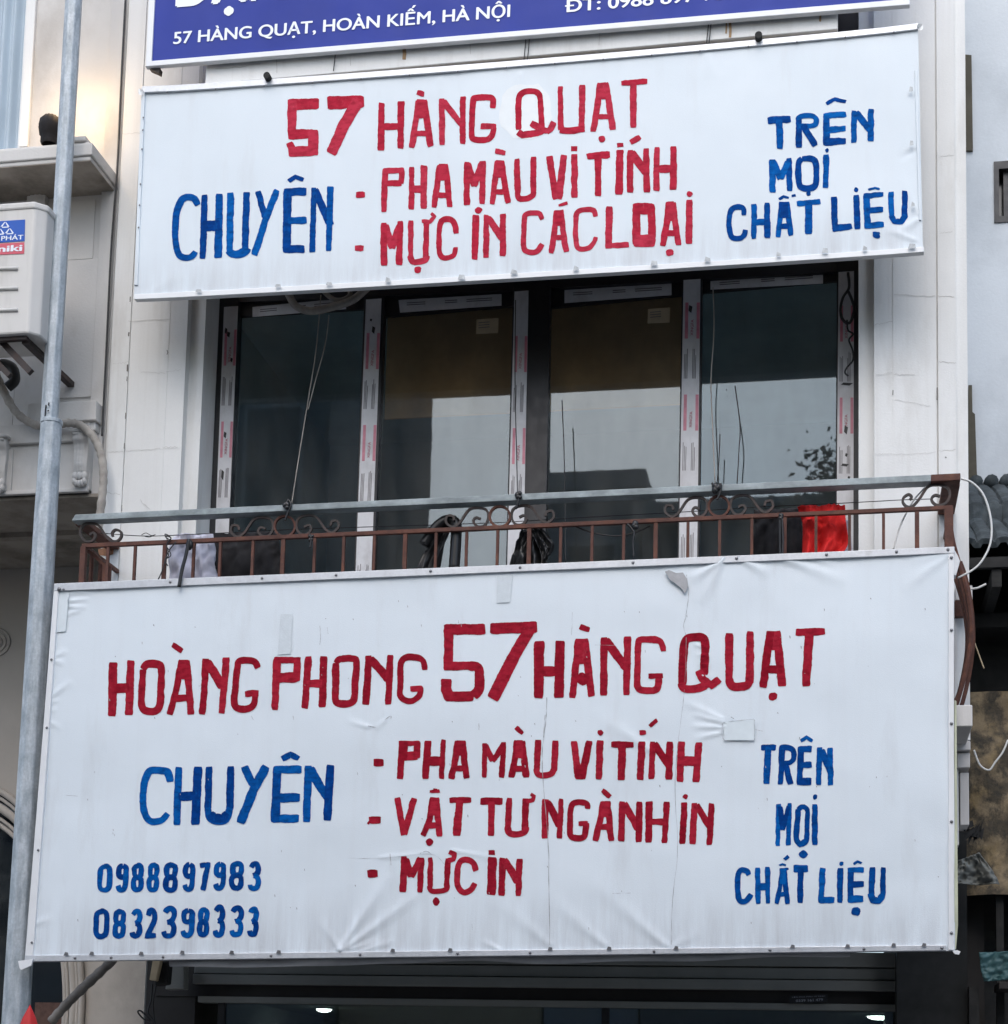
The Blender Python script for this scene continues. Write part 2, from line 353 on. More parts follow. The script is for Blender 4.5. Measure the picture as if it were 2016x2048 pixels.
# hairline cracks on the render
def ribbon(mb, pts, wpx, Y):
    n = len(pts); vs = []
    for i in range(n):
        a, c = pts[max(i - 1, 0)], pts[min(i + 1, n - 1)]
        dx, dy = c[0] - a[0], c[1] - a[1]; l = math.hypot(dx, dy) or 1
        vs += [at(pts[i][0] + dy / l * wpx / 2, pts[i][1] - dx / l * wpx / 2, Y), at(pts[i][0] - dy / l * wpx / 2, pts[i][1] + dx / l * wpx / 2, Y)]
    mb.add(vs, [(2 * i, 2 * i + 2, 2 * i + 3, 2 * i + 1) for i in range(n - 1)])
def wob(p, q, n=9, a=2.0):
    return [(p[0] + (q[0] - p[0]) * i / n + random.uniform(-a, a) * .3, p[1] + (q[1] - p[1]) * i / n + random.uniform(-a, a)) for i in range(n + 1)]
b = MB()
for p, q in (((226, 729), (257, 724)), ((214, 905), (248, 903)), ((256, 643), (340, 637)), ((282, 745), (330, 746)), ((333, 744), (362, 739)),
             ((252, 903), (321, 897)), ((325, 895), (355, 893)), ((211, 985), (240, 988)), ((236, 268), (287, 265)), ((1876, 592), (1908, 594)),
             ((1750, 650), (1785, 642)), ((1752, 750), (1784, 745)), ((1790, 748), (1830, 750)), ((1878, 724), (1912, 726)), ((1750, 907), (1785, 908)),
             ((1787, 909), (1872, 905)), ((1876, 902), (1912, 899)), ((1788, 590), (1870, 592)), ((1880, 312), (1908, 310)), ((1880, 466), (1905, 463)),
             ((1790, 800), (1860, 812)), ((280, 1000), (300, 1020))):
    ribbon(b, wob(p, q, 11, 1.6), random.uniform(.5, 1.0), -.0015)
b.each('hairline_crack', M['crack_l'], house)
b = MB()
for y in (600, 668, 735, 757, 830, 890, 1016): 
    x = 262 - (y - 560) * .04
    ribbon(b, wob((x, y - random.uniform(3, 8)), (x - .5, y + random.uniform(3, 9)), 4, 1), random.uniform(1.2, 3), -.0025)
ribbon(b, [(334, 700), (335.5, 705), (334, 709)], 1.6, -.0025)
ribbon(b, [(1786, 780), (1785.5, 790)], 1.6, -.0025); ribbon(b, [(1874.5, 775), (1874, 800)], 2, -.0045); ribbon(b, [(1890, 914), (1893, 915)], 2, -.0025)
b.each('joint_chip', M['crack'], house)
# upper wall, fascia slab and lintel
zl = at(1000, 500, WY).z
b = MB(); b.box(wl, wr, WY + .02, .6, zl, ZT); b.build('spandrel_wall', M['wall2'], house)
FY = -.405
zf = at(1000, 117, FY).z
b = MB(); b.box(at(411, 150, FY).x, at(1675.5, 45, FY).x, FY, WY + .02, zf, zf + .62)
b.build('fascia_slab', M['wall'], house, bevel=.004)
b = MB()
for p, q in (((553, 118), (554, 146)), ((700, 110), (701, 132)), ((1200, 62), (1198, 90)), ((940, 85), (941, 108))): ribbon(b, wob(p, q, 6, 1), 1, FY - .002)
ribbon(b, wob((430, 138), (520, 128), 9, 2), 1.2, FY - .002)
b.each('hairline_crack', M['crack_l'], house)
b = MB()
for (x, y, w_, h_) in ((1460, 60, 5, 30), (1452, 50, 3, 34), (808, 108, 7, 22), (1640, 30, 4, 26)):
    ribbon(b, [(x, y - h_ / 2), (x + 1, y), (x, y + h_ / 2)], w_, FY - .0022)
b.each('rust_streak', mat('rust_streak', (.42, .28, .16), .9, .25, 20), house)
# dark opening between the fascia and the pilaster
b = MB(); b.box(at(1676, 40, WY).x, at(1716, 40, WY).x, WY - .03, WY, zf - .2, zf + .8); b.build('upper_window', M['frame'], house)
# floor slab of the balcony and edge mouldings
zs = at(1928, 1434, -.2).z; zs2 = at(1928, 1476, -.2).z
b = MB(); b.box(xl[0] + .02, X_(1937, -.2, 1450), -.47, .3, zs2, zs); b.build('balcony_slab', M['wall2'], house, bevel=.006)
for q in ((1911, 1945, 1171, 1200, -.05, .1), (1912, 1941, 1482, 1500, -.06, .1), (1914, 1940, 1506, 1535, -.03, .1), (1920, 1938, 1545, 1650, .0, .2)):
    MB().pbox(*q).build('edge_moulding', M['wall2'], house, bevel=.004)
b = MB(); b.pbox(1910, 1936, 1200, 1232, -.055, -.01); b.build('anchor_plate', M['rust'], house)
b = MB()
b.slab([(1884, 1020), (1906, 1016), (1899, 1040), (1892, 1055), (1888, 1030)], -.0035, .002)
b.slab([(196, 1098), (228, 1092), (226, 1108), (214, 1112), (198, 1110)], -.0035, .002)
b.each('rust_stain', mat('rust_stain', (.33, .17, .10), .9, .35, 20), house)
# room behind the window
ri = MB(); x0, x1, y0, y1, z0, z1 = wl - .3, wr + .3, .62, 3.6, zs, zl + .2
ri.add([(x0, y0, z0), (x1, y0, z0), (x1, y1, z0), (x0, y1, z0), (x0, y0, z1), (x1, y0, z1), (x1, y1, z1), (x0, y1, z1)],
       [(0, 1, 2, 3), (4, 7, 6, 5), (2, 6, 7, 3), (0, 3, 7, 4), (1, 5, 6, 2)])
ri.build('room', M['room'], house)
b = MB(); b.box(X_(770, .5), X_(1392, .5), .5, .515, at(1080, 822, .5).z, zl + .1); b.build('brown_tone_panel', M['brown'], house)  # added behind the two middle panes to turn their upper part brown

# the four-pane sliding window
win = MB()
def vs_(mb, xt0, xt1, yt, xb0, xb1, yb, Y, th, yend=1200, ystart=None):
    """upright member traced at two heights and carried down to the balcony floor"""
    k0, k1 = (xb0 - xt0) / (yb - yt), (xb1 - xt1) / (yb - yt)
    ys = yt if ystart is None else ystart
    mb.slab([(xt0 + k0 * (ys - yt), ys), (xt1 + k1 * (ys - yt), ys), (xb1 + k1 * (yend - yb), yend), (xb0 + k0 * (yend - yb), yend)], Y, th)
vs_(win, 435, 478, 599, 412, 461, 1015, WY - .005, .07, ystart=470)
vs_(win, 728, 769, 599, 713, 753, 1003, WY + .005, .06, ystart=470)
vs_(win, 1026, 1101, 583, 1015, 1093, 996, WY + .0, .06, ystart=450)
vs_(win, 1364, 1405, 560, 1357, 1400, 972, WY + .005, .06, ystart=430)
vs_(win, 1674, 1719, 544, 1671, 1718, 957, WY - .005, .07, ystart=420)
wino = win.build('sliding_window', M['frame'], house, bevel=.003)
b = MB()
b.slab([(430, 500), (1720, 400), (1720, 541), (1060, 578), (436, 606)], WY + .002, .05)
b.slab([(476, 606), (730, 594), (730, 618), (476, 634)], WY + .03, .02)
b.slab([(768, 592), (1028, 580), (1028, 612), (768, 634)], WY + .03, .02)
b.slab([(1100, 574), (1366, 562), (1366, 590), (1100, 616)], WY + .03, .02)
b.slab([(1404, 558), (1676, 543), (1676, 562), (1404, 586)], WY + .03, .02)
b.each('head_rail', M['frame'], wino)
for (a, c, m_) in (((470, 600, 734, 590), (716, 446), 'glass_d'), ((762, 594, 1030, 580), (1019, 749), 'glass'), ((1096, 578, 1370, 560), (1361, 1090), 'glass'), ((1400, 560, 1680, 542), (1676, 1396), 'glass_d')):
    MB().slab([(a[0], a[1]), (a[2], a[3]), (c[0], 1200), (c[1], 1200)], WY + .035 + (.012 if m_ == 'glass' else 0), .004).build('pane', M[m_], wino)
# protective film with its printing
films = [(448, 476, 614, 433, 460, 1000, WY - .0085), (732, 763, 599, 716.5, 748, 1003, WY + .0015), (1029, 1057, 583, 1018, 1049, 996, WY - .0035), (1367, 1401, 560, 1360, 1396, 972, WY + .0015), (1677, 1708, 544, 1674, 1707, 957, WY - .0085)]
M['fprint'] = mat('film_red_print', (.42, .10, .14), .6)
f1, f2, f3, f4 = MB(), MB(), MB(), MB()
def flush_film():
    global f1, f2, f3, f4
    if f2.v: f2.each('pink_print', M['pink'], wino)
    for mb_, nm, mt in ((f1, 'protective_film', M['film']), (None, 0, 0), (f3, 'grey_print', M['print']), (f4, 'red_print', M['fprint'])):
        if mb_ and mb_.v: mb_.build(nm, mt, wino)
    f1, f2, f3, f4 = MB(), MB(), MB(), MB()
def fx(F, y): 
    k = (y - F[2]) / (F[5] - F[2]); return F[0] + (F[3] - F[0]) * k, F[1] + (F[4] - F[1]) * k
def tx(body, p0, p1, Y, h, mb, bold=0.0, up=None, zscale=None):
    """printed text from p0 to p1 (pixels, baseline) on plane Y, cap height h metres"""
    stroked = body[0] == 'Đ'; bar = []
    if stroked: body = 'D' + body[1:]
    cu = bpy.data.curves.new('t', 'FONT'); cu.body = body
    ob = bpy.data.objects.new('t', cu); C.objects.link(ob); bpy.context.view_layer.update()
    me = ob.to_mesh(); V = [v.co.copy() for v in me.vertices]; F = [tuple(p.vertices) for p in me.polygons]
    ob.to_mesh_clear(); bpy.data.objects.remove(ob); bpy.data.curves.remove(cu)
    xs = [v.x for v in V]; x0, x1 = min(xs), max(xs)
    if stroked:       # the crossbar of the Vietnamese letter D
        n0 = len(V); V += [Vector((x0 - .09, .30, 0)), Vector((x0 + .30, .30, 0)), Vector((x0 + .30, .385, 0)), Vector((x0 - .09, .385, 0))]; bar = [(n0, n0 + 1, n0 + 2, n0 + 3)]
    A, B = at(*p0, Y), at(*p1, Y); u = (B - A); ln = u.length; u.normalize()
    n = up or Vector((-u.z, 0, u.x)); k = ln / (x1 - x0); kz = h / .70
    for i, (a, c) in enumerate(((0, 0), (-1, 0), (1, 0), (0, 1), (0, -1)) if bold else ((0, 0),)):
        mb.add([A + u * ((v.x - x0 + a * bold) * k) + n * ((v.y + c * bold * .6) * kz) + Vector((0, -.00012 * i, 0)) for v in V], F)
    if bar: mb.add([A + u * ((v.x - x0) * k) + n * (v.y * kz) + Vector((0, -.0009, 0)) for v in V[-4:]], [(0, 1, 2, 3)])
for fi, F in enumerate(films):
    y = F[2]; yend = 1190
    a0, b0 = fx(F, y); a1, b1 = fx(F, yend)
    f1.slab([(a0, y), (b0, y - 2), (b1, yend), (a1, yend)], F[6], .002)
    y += 45 + 22 * (fi % 3); k = 0
    while y < yend - 60:
        a, c = fx(F, y); a2, c2 = fx(F, y + 72)
        if k % 2 == 0:
            if y < 930:
                w_ = c - a
                f2.slab([(a + w_ * .13, y), (a + w_ * .31, y), (a2 + w_ * .31, y + 72), (a2 + w_ * .13, y + 72)], F[6] - .0012, .001)
                f2.slab([(c - w_ * .20, y), (c - w_ * .02, y), (c2 - w_ * .02, y + 72), (c2 - w_ * .20, y + 72)], F[6] - .0012, .001)
                tx('XINGFA', (a2 + w_ * .62, y + 66), (a + w_ * .62, y + 34), F[6] - .0012, .016, f4, .01)
        else:
            w_ = c - a
            for q in (.12, .2, .28, .6, .68, .76):
                xx = a + w_ * q; x2 = a2 + w_ * q; l0 = random.uniform(0, 14)
                f3.slab([(xx, y + l0), (xx + 1.2, y + l0), (x2 + 1.2, y + 60), (x2, y + 60)], F[6] - .0012, .001)
        y += 92; k += 1
    flush_film()
for pts in ([(505, 614), (692, 596), (692, 618), (505, 634)], [(797, 600), (1003, 588), (1003, 611), (800, 625)], [(1129, 580), (1343, 567), (1343, 590), (1129, 606)], [(1421, 560), (1646, 543), (1646, 567), (1421, 579)]):
    f1.slab(pts, WY + .028, .002)
    (x0, y0), (x1, y1) = pts[0], pts[1]
    for q, l in ((.08, .18), (.45, .12), (.66, .25)):
        xa, xb = x0 + (x1 - x0) * q, x0 + (x1 - x0) * (q + l); ya, yb = y0 + (y1 - y0) * q, y0 + (y1 - y0) * (q + l)
        for e in (6, 10): f3.slab([(xa, ya + e), (xb, yb + e), (xb, yb + e + 1.6), (xa, ya + e + 1.6)], WY + .0268, .001)
    flush_film()
for x, y in ((953, 639), (1296, 618)):
    nt_ = MB().slab([(x, y), (x + 44, y - 3), (x + 43, y + 27), (x - 1, y + 29)], WY + .040, .002).build('paper_label', M['note'], wino)
    b = MB()
    for e in (6, 11, 16): b.slab([(x + 4, y + e), (x + 26, y + e - 2), (x + 26, y + e - .8), (x + 4, y + e + 1.2)], WY + .0388, .001)
    b.build('label_print', M['print'], wino)
# smudges of glue on the film
b = MB()
for x, y, w_, h_ in ((452, 662, 5, 14), (457, 669, 7, 12), (463, 720, 5, 10), (450, 870, 6, 14), (445, 950, 6, 22), (742, 640, 5, 6), (747, 660, 7, 16), (1381, 618, 8, 16), (1694, 768, 24, 6), (1692, 860, 8, 18), (1690, 930, 16, 6), (1693, 910, 6, 8), (1698, 955, 6, 6), (1453, 780, 2, 4)):
    b.slab([(x - w_ * .3, y - h_ / 2), (x + w_ / 2, y - h_ * .3), (x + w_ * .2, y + h_ / 2), (x - w_ / 2, y + h_ * .2)], WY - .0105, .001)
b.each('glue_smudge', M['cable_b'], wino)

# ------------------------------------------------------------------ shop front below the big sign
def Z_(px, py, Y): return at(px, py, Y).z
SY = .62
b = MB()
sx0, sx1 = at(385, 1960, SY).x, at(1818, 1950, SY).x
for y0, y1, dy in ((1900, 1928, .0), (1930, 1952, .02), (1954, 1974, .0)):
    b.box(sx0, sx1, SY + dy, SY + .3, Z_(1000, y1, SY), Z_(1000, y0, SY))
b.build('shutter_box', M['shutter'], house, bevel=.004)
b = MB(); b.box(sx0 - .25, sx1 + .2, SY + .05, SY + .3, Z_(1000, 1999, SY), Z_(1000, 1974, SY)); b.build('shutter_slot', M['shutter_d'], house)
b = MB(); b.box(sx0 + .03, sx1 - .03, SY + .02, SY + .12, Z_(1000, 2012, SY), Z_(1000, 1999, SY)); b.build('door_head', M['shutter'], house, bevel=.004)
MB().box(at(292, 1990, SY + .06).x, sx0, SY + .06, SY + .5, 0, 3.6).build('shop_pier', M['shutter_d'], house); MB().box(sx1, sx1 + .4, SY + .06, SY + .5, 0, 3.6).build('shop_pier', M['shutter_d'], house)
zd = Z_(1000, 2012, SY)
b = MB()
gx = [at(q, 2030, SY).x for q in (436, 1208, 1808)]
for x in gx: b.box(x - .02, x + .02, SY + .05, SY + .09, .14, zd)
b.box(gx[0], gx[2], SY + .05, SY + .09, .14, .2)
dfr = b.build('shop_door', M['frame'], house)
MB().box(gx[0] + .02, gx[1] - .02, SY + .066, SY + .072, .2, zd).build('pane', M['shopglass'], dfr)
MB().box(gx[1] + .02, gx[2] - .02, SY + .066, SY + .072, .2, zd).build('pane', M['shopglass'], dfr)
# shop interior with ceiling and downlights
ri = MB(); x0, x1, y0, y1, z0, z1 = sx0 - .3, sx1 + .2, SY + .31, 7.0, .02, Z_(1000, 2020, 3.0)
ri.add([(x0, y0, z0), (x1, y0, z0), (x1, y1, z0), (x0, y1, z0), (x0, y0, z1), (x1, y0, z1), (x1, y1, z1), (x0, y1, z1)],
       [(0, 1, 2, 3), (4, 7, 6, 5), (2, 6, 7, 3), (0, 3, 7, 4), (1, 5, 6, 2)])
ri.build('shop_room', M['shopwall'], house)
b = MB(); b.box(at(1400, 2040, 4).x, at(1560, 2040, 4).x, 3.9, 4.3, .02, 2.05); b.box(at(850, 2040, 5).x, at(990, 2040, 5).x, 4.6, 5, .02, 2.0)
b.each('shop_shelf', mat('dark_shelf', (.12, .14, .13), .7), house)
for px, py, rr, lab in ((648, 2023,   .056, 'small round ceiling downlight glowing inside the shop, left of the doorway'), (1760, 2018, .085, 'bright round ceiling downlight glowing inside the shop, near the right pier')):
    p = at(px, py, 3.0); p.z = z1
    dl = thing('ceiling_downlight', lab, 'ceiling light', (p.x, p.y, p.z - .03), 'shop downlights')
    MB().ball((p.x, p.y, p.z - .012), rr, rr, .022, 20, 8).build('diffuser', emis('lamp_diffuser', (.93, 1, .97), 9), dl, smooth=True)
    tb = MB(); tb.tube([(p.x + rr * 1.1 * math.cos(a * .314), p.y + rr * 1.1 * math.sin(a * .314), p.z - .004) for a in range(21)], .008, 6, False)
    tb.build('rim', M['alu_w'], dl, smooth=True)
# notice plate on the shutter head
plq = thing('notice_plate', 'small dark plate with white print on the shutter head, lower right', 'plate', at(1616, 2000, SY))
MB().slab([(1579, 1991), (1655, 1988), (1655, 2004), (1579, 2007)], SY - .006, .004).build('plate', M['frame'], plq)
b = MB(); tx('0339 161 479', (1592, 2004), (1646, 2001.5), SY - .0072, .013, b, .01); tx('SƠN PHA MÀU VI TÍNH', (1584, 1995.5), (1650, 1993), SY - .0072, .005, b)
b.build('lettering', mat('faded_print', (.34, .36, .40), .6), plq)

# ------------------------------------------------------------------ big signs
class Sign:
    def __init__(s, corners, Y, folds, seed, amp):
        s.c = corners; s.Y = Y; s.folds = folds; s.seed = seed; s.amp = amp
    def disp(s, x, y):
        """forward bulge of the canvas in metres"""
        d_ = s.amp * vnoise(x / 210, y / 160, s.seed) + s.amp * .25 * vnoise(x / 60, y / 55, s.seed + 3)
        for (x0, y0, x1, y1, a, wd) in s.folds:
            ux, uy = x1 - x0, y1 - y0; l2 = ux * ux + uy * uy
            t = max(0, min(1, ((x - x0) * ux + (y - y0) * uy) / l2))
            q = math.hypot(x - x0 - ux * t, y - y0 - uy * t); wl_ = wd * (.45 + .9 * t)
            if q < wl_ * 2.6: d_ += a * math.exp(-(q / wl_) ** 2) * (1 - t) ** .7
        return d_
    def sag(s, u): return getattr(s, 'bow', 0) * max(0, math.sin(math.pi * u)) ** .6
    def strip(s, p, q, h, Y, th, m_=1.0, n=24):
        top = [(p[0] + (q[0] - p[0]) * i / n, p[1] + (q[1] - p[1]) * i / n + s.sag(i / n) * m_) for i in range(n + 1)]
        return MB().slab(top + [(x, y + h) for x, y in top[::-1]], Y, th)
    def pt(s, x, y, e=0):
        p = at(x, y, s.Y); p.y -= s.disp(x, y) + e; return p
    def canvas(s, nu, nv):
        (ax, ay), (bx, by), (cx, cy), (dx, dy) = s.c
        mb = MB()
        def fn(u, v):
            x = (ax + (bx - ax) * u) * (1 - v) + (dx + (cx - dx) * u) * v
            y = (ay + (by - ay) * u) * (1 - v) + (dy + (cy - dy) * u) * v
            return s.pt(x, y + s.sag(u) * (1 - .55 * v))
        return mb.grid(fn, nu, nv)
    def stroke(s, mb, pts, wd, e):
        if len(pts) >= 5: pts = sm(pts, 4)
        # resample
        out = [pts[0]]; step = 2.6
        for a, c in zip(pts[:-1], pts[1:]):
            L_ = math.hypot(c[0] - a[0], c[1] - a[1]); n = max(1, int(L_ / step))
            out += [(a[0] + (c[0] - a[0]) * k / n, a[1] + (c[1] - a[1]) * k / n) for k in range(1, n + 1)]
        n = len(out); vs = []
        L2 = math.hypot(pts[-1][0] - pts[0][0], pts[-1][1] - pts[0][1])
        if len(pts) == 2 and L2 < wd * 1.2 and wd > 4:      # a dab of the brush
            cx, cy = (pts[0][0] + pts[1][0]) / 2, (pts[0][1] + pts[1][1]) / 2; p_ = random.uniform(0, 99); m_ = 16
            for k in range(m_):
                a = k * 2 * math.pi / m_; j = 1 + .16 * vnoise(k * .7, p_, 4) + .05 * math.cos(4 * a + p_)
                vs.append(s.pt(cx + math.cos(a) * L2 * .54 * j, cy + math.sin(a) * wd * .54 * j, e))
            vs.append(s.pt(cx, cy, e)); mb.tint = random.random() * .5
            mb.add(vs, [(m_, (k + 1) % m_, k) for k in range(m_)]); return
        ph = [random.uniform(0, 999) for _ in range(2)]; taper = random.uniform(.92, 1.08)
        for i, (x, y) in enumerate(out):
            a, c = out[max(i - 2, 0)], out[min(i + 2, n - 1)]
            tx_, ty_ = c[0] - a[0], c[1] - a[1]; l = math.hypot(tx_, ty_) or 1; tx_ /= l; ty_ /= l
            row = []
            for sd_, p_ in ((1, ph[0]), (-1, ph[1])):
                j = .85 * vnoise(i * .2, p_, 1) + .5 * vnoise(i * .8, p_, 2)
                h = wd / 2 * (1 + (taper - 1) * (2 * i / n - 1)) + j
                if n > 5: h *= {0: .80, 1: .95}.get(min(i, n - 1 - i), 1)
                en = 0
                if i in (0, n - 1): en = random.uniform(-.9, .9)
                row.append((x + ty_ * h * sd_ + tx_ * en, y - tx_ * h * sd_ + ty_ * en))
            row = [row[0], ((row[0][0] + row[1][0]) / 2, (row[0][1] + row[1][1]) / 2), row[1]]
            vs += [s.pt(*p_, e) for p_ in row]
        fs = []
        for i in range(n - 1):
            for k in (0, 1): fs.append((i * 3 + k, i * 3 + k + 1, i * 3 + k + 4, i * 3 + k + 3))
        mb.tint = random.random() ** 1.4 * .9; mb.add(vs, fs)
    def letters(s, name, mat_, parent, ox, oy, text, grow=.5, mb=None, dig=None):
        own = mb is None; mb = mb or MB(); k = getattr(s, 'k', 0)
        for st in text.replace('\n', ';').split(';'):
            q = [float(v) for v in st.split()]
            if len(q) < 5: continue
            if mat_ is M['blue']: q[0] += 2
            pts = [(ox + q[i] / 4, oy + q[i + 1] / 4) for i in range(1, len(q) - 1, 2)]
            if len(pts) == 2 and math.hypot(pts[1][0] - pts[0][0], pts[1][1] - pts[0][1]) < .1: continue
            s.k = k = k + 1
            s.stroke(mb, pts, q[0] / 4 + grow, .0013 + (k % 19) * .00005)
        if own: return mb.build(name, mat_, parent)
        return mb

DG = {'0': ['.4 .01 .6 0 .93 .12 1 .5 .93 .88 .5 1 .07 .88 0 .5 .07 .12 .4 .01 .6 0'],
      '8': ['.4 .01 .6 0 .9 .08 .95 .24 .85 .42 .5 .48 .15 .42 .05 .24 .1 .08 .4 .01 .6 0', '.5 .48 .9 .56 1 .74 .9 .94 .5 1 .1 .94 0 .74 .1 .56 .5 .48'],
      '9': ['.55 0 .92 .08 .95 .3 .75 .44 .35 .46 .08 .36 .06 .12 .3 .02 .55 0', '.95 .15 .97 .5 .93 .84 .65 1 .2 .97 .02 .82'],
      '3': ['.05 .14 .3 .02 .7 .0 .95 .16 .9 .34 .65 .46 .3 .5', '.4 .48 .8 .54 1 .72 .85 .95 .5 1 .15 .97 .0 .84'],
      '2': ['.03 .2 .25 .02 .7 0 .95 .2 .8 .45 .35 .75 .1 .97', '-.25 .98 .5 .98 1.25 .98'],
      '7': ['-.3 .04 .5 .03 1.3 .02', '1.05 -.05 .7 .45 .38 1.1']}
def digits(ox, oy, spec, w_):
    out = []
    for ch, x0, x1, y0, y1 in spec:
        x0 += w_ / 2; x1 -= w_ / 2; y0 += w_ / 2; y1 -= w_ / 2
        for st in DG[ch]:
            q = [float(v) for v in st.split()]
            out.append('%g ' % w_ + ' '.join('%g %g' % (x0 + (x1 - x0) * q[i] - (q[i + 1] - .5) * 8, y0 + (y1 - y0) * q[i + 1]) for i in range(0, len(q), 2)))
    return ';'.join(out)

# ---- upper hand-painted sign
UY = -.42
UC = [(286, 184), (1836, 54), (1846, 502), (268, 596)]
up = Sign(UC, UY, [(1835, 440, 1790, 470, .008, 9), (1830, 480, 1760, 455, .006, 7), (1830, 300, 1795, 320, -.005, 6), (1838, 430, 1800, 350, .004, 9),
                   (880, 160, 870, 200, .004, 14), (1415, 112, 1420, 160, .004, 12), (1040, 150, 1030, 190, .004, 12), (300, 590, 360, 540, .004, 12)], 11, .004)
up.bow = 9.0
sA = thing('hand_painted_sign', 'upper white hand-painted signboard with red and blue capitals, hung above the window', 'sign', at(1060, 560, UY))
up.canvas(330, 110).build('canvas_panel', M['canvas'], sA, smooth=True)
b = MB(); b.slab([(286, 184), (1836, 54), (1846, 502), (268, 596)], UY + .018, .02); b.build('backing_board', M['back_cloth'], sA)
b = up.strip((284, 172.5), (1836, 46), 12, UY - .014, .05)
b.build('top_trim', M['alu'], sA, bevel=.002)
b = up.strip((268, 588), (1848, 493), 10.5, UY - .012, .04, .45); b.build('bottom_trim', M['alu_w'], sA, bevel=.002)
b = MB(); b.slab([(283, 176), (290, 176), (275, 570), (268, 570)], UY - .010, .03); b.slab([(1829, 140), (1834, 140), (1843, 440), (1838, 440)], UY - .009, .012); b.each('side_trim', M['canvas'], sA, bevel=.002)
b = MB()
for k in range(16):
    t = (k + .5) / 16; x = 286 + 1550 * t; y = 186 - 128 * t + up.sag(t)
    b.ball(at(x, y, UY - .016), .005, .004, .005, 8, 4)
for y in (235, 260, 298, 368, 410, 455): b.ball(at(289 - (y - 180) * .043, y, UY - .016), .005, .004, .005, 8, 4)
b.each('rivet', M['rivet'], sA, smooth=True)
for x, y, r_, w_ in ((556, 571, 0, 16), (658, 567, 0, 16), (776, 561, 1, 14), (923, 556, 2, 18), (1028, 545, 1, 18), (1152, 538, 1, 14), (1308, 528, 2, 18), (1415, 520, 1, 16), (1557, 510, 1, 12), (1650, 503, 2, 16), (1730, 498, 1, 12), (1824, 494, 2, 20), (397, 581, 0, 16),
                  (1822, 180, 2, 10), (1823, 288, 2, 10), (1826, 410, 1, 9)):
    w_ *= .8; c = MB(); h_ = 3 if r_ == 0 else 7
    c.slab([(x - w_ / 2, y + 3), (x - w_ * .3, y - h_), (x + w_ * .4, y - h_ * (.5 if r_ == 1 else .9)), (x + w_ / 2, y + 2)], UY - .026, .001)
    c.build('bent_tab', M['tab'], sA)
for x, y, sx_ in ((285, 186, -1), (1838, 52, 1)):
    c = MB(); c.grid(lambda u, v: at(x + sx_ * (u * 12 - 4), y + v * 12 - 6 + sx_ * u * 3, UY - .02 - .012 * math.sin(u * 5 + v * 4)), 6, 6); c.build('crumpled_corner', M['alu_w'], sA, smooth=True)
# white overpainting round the big Q
b = MB(); cx, cy = 1052, 222
ring = [(cx + (52 + 6 * vnoise(a * .9, 3)) * math.cos(a * .2618), cy + (58 + 6 * vnoise(a * .9, 8)) * math.sin(a * .2618)) for a in range(24)]
b.grid(lambda u, v: up.pt(cx + (ring[round(u * 24) % 24][0] - cx) * v, cy + (ring[round(u * 24) % 24][1] - cy) * v, .0006), 24, 14)
b.build('overpaint_patch', mat('fresh_white_paint', (.74, .775, .79), .5, .03, 20), sA)
RA = [(330, 150, '''88 985 240 1233 228;72 1018 200 1015 470;74 985 478 1060 474 1190 468;82 1186 436 1184 640;56 992 540 1030 612;78 985 612 1205 606
100 1298 224 1590 214;88 1548 205 1430 400 1328 628'''),
      (700, 150, '''52 252 222 246 602;52 410 210 402 588;50 270 412 390 412
42 536 140 594 152;48 548 205 525 380 491 582;52 588 198 612 340 645 572;72 567 195 567 348;42 518 468 622 468
46 735 185 736 562;50 745 205 890 400;46 903 170 900 552
46 1143 265 1146 200 1120 180 1010 185 985 205 977 350 975 480 1000 515 1090 518 1135 490 1150 440 1148 400;44 1045 412 1170 410'''),
      (1000, 150, '''46 150 440 148 210 175 150 230 132 290 138 320 175 328 300 335 440;52 142 455 180 482 300 466 350 452;50 250 385 310 425 385 452;50 375 462 405 430 432 376
42 483 90 487 440;48 658 78 655 440;52 478 445 560 448 675 432
48 802 68 772 300 743 455;48 848 64 880 280 905 440;70 820 62 820 195;40 778 335 884 335;48 792 512 842 512
42 970 68 1182 52;50 1068 60 1065 425''')]
for ox, oy, t in RA: up.letters('address_lettering', M['red'], sA, ox, oy, t)
up.letters('slogan_lettering', M['blue'], sA, 330, 150, '''50 262 1040 235 992 185 978 135 1000 98 1080 84 1200 86 1330 108 1430 150 1462 210 1455 246 1412
46 317 957 300 1472;58 434 950 424 1465;85 318 1205 440 1205
50 524 940 516 1420;52 652 935 640 1410;64 500 1400 540 1430 590 1432 636 1410 658 1380
48 743 930 800 1140;50 897 918 800 1170 713 1440
62 980 910 972 1422;60 950 938 1130 930;55 980 1165 1132 1162;58 950 1393 1117 1390;30 988 850 1042 815 1110 838
42 1190 898 1178 1418;55 1200 915 1280 1100 1325 1200;46 1323 888 1318 1120 1308 1405''')
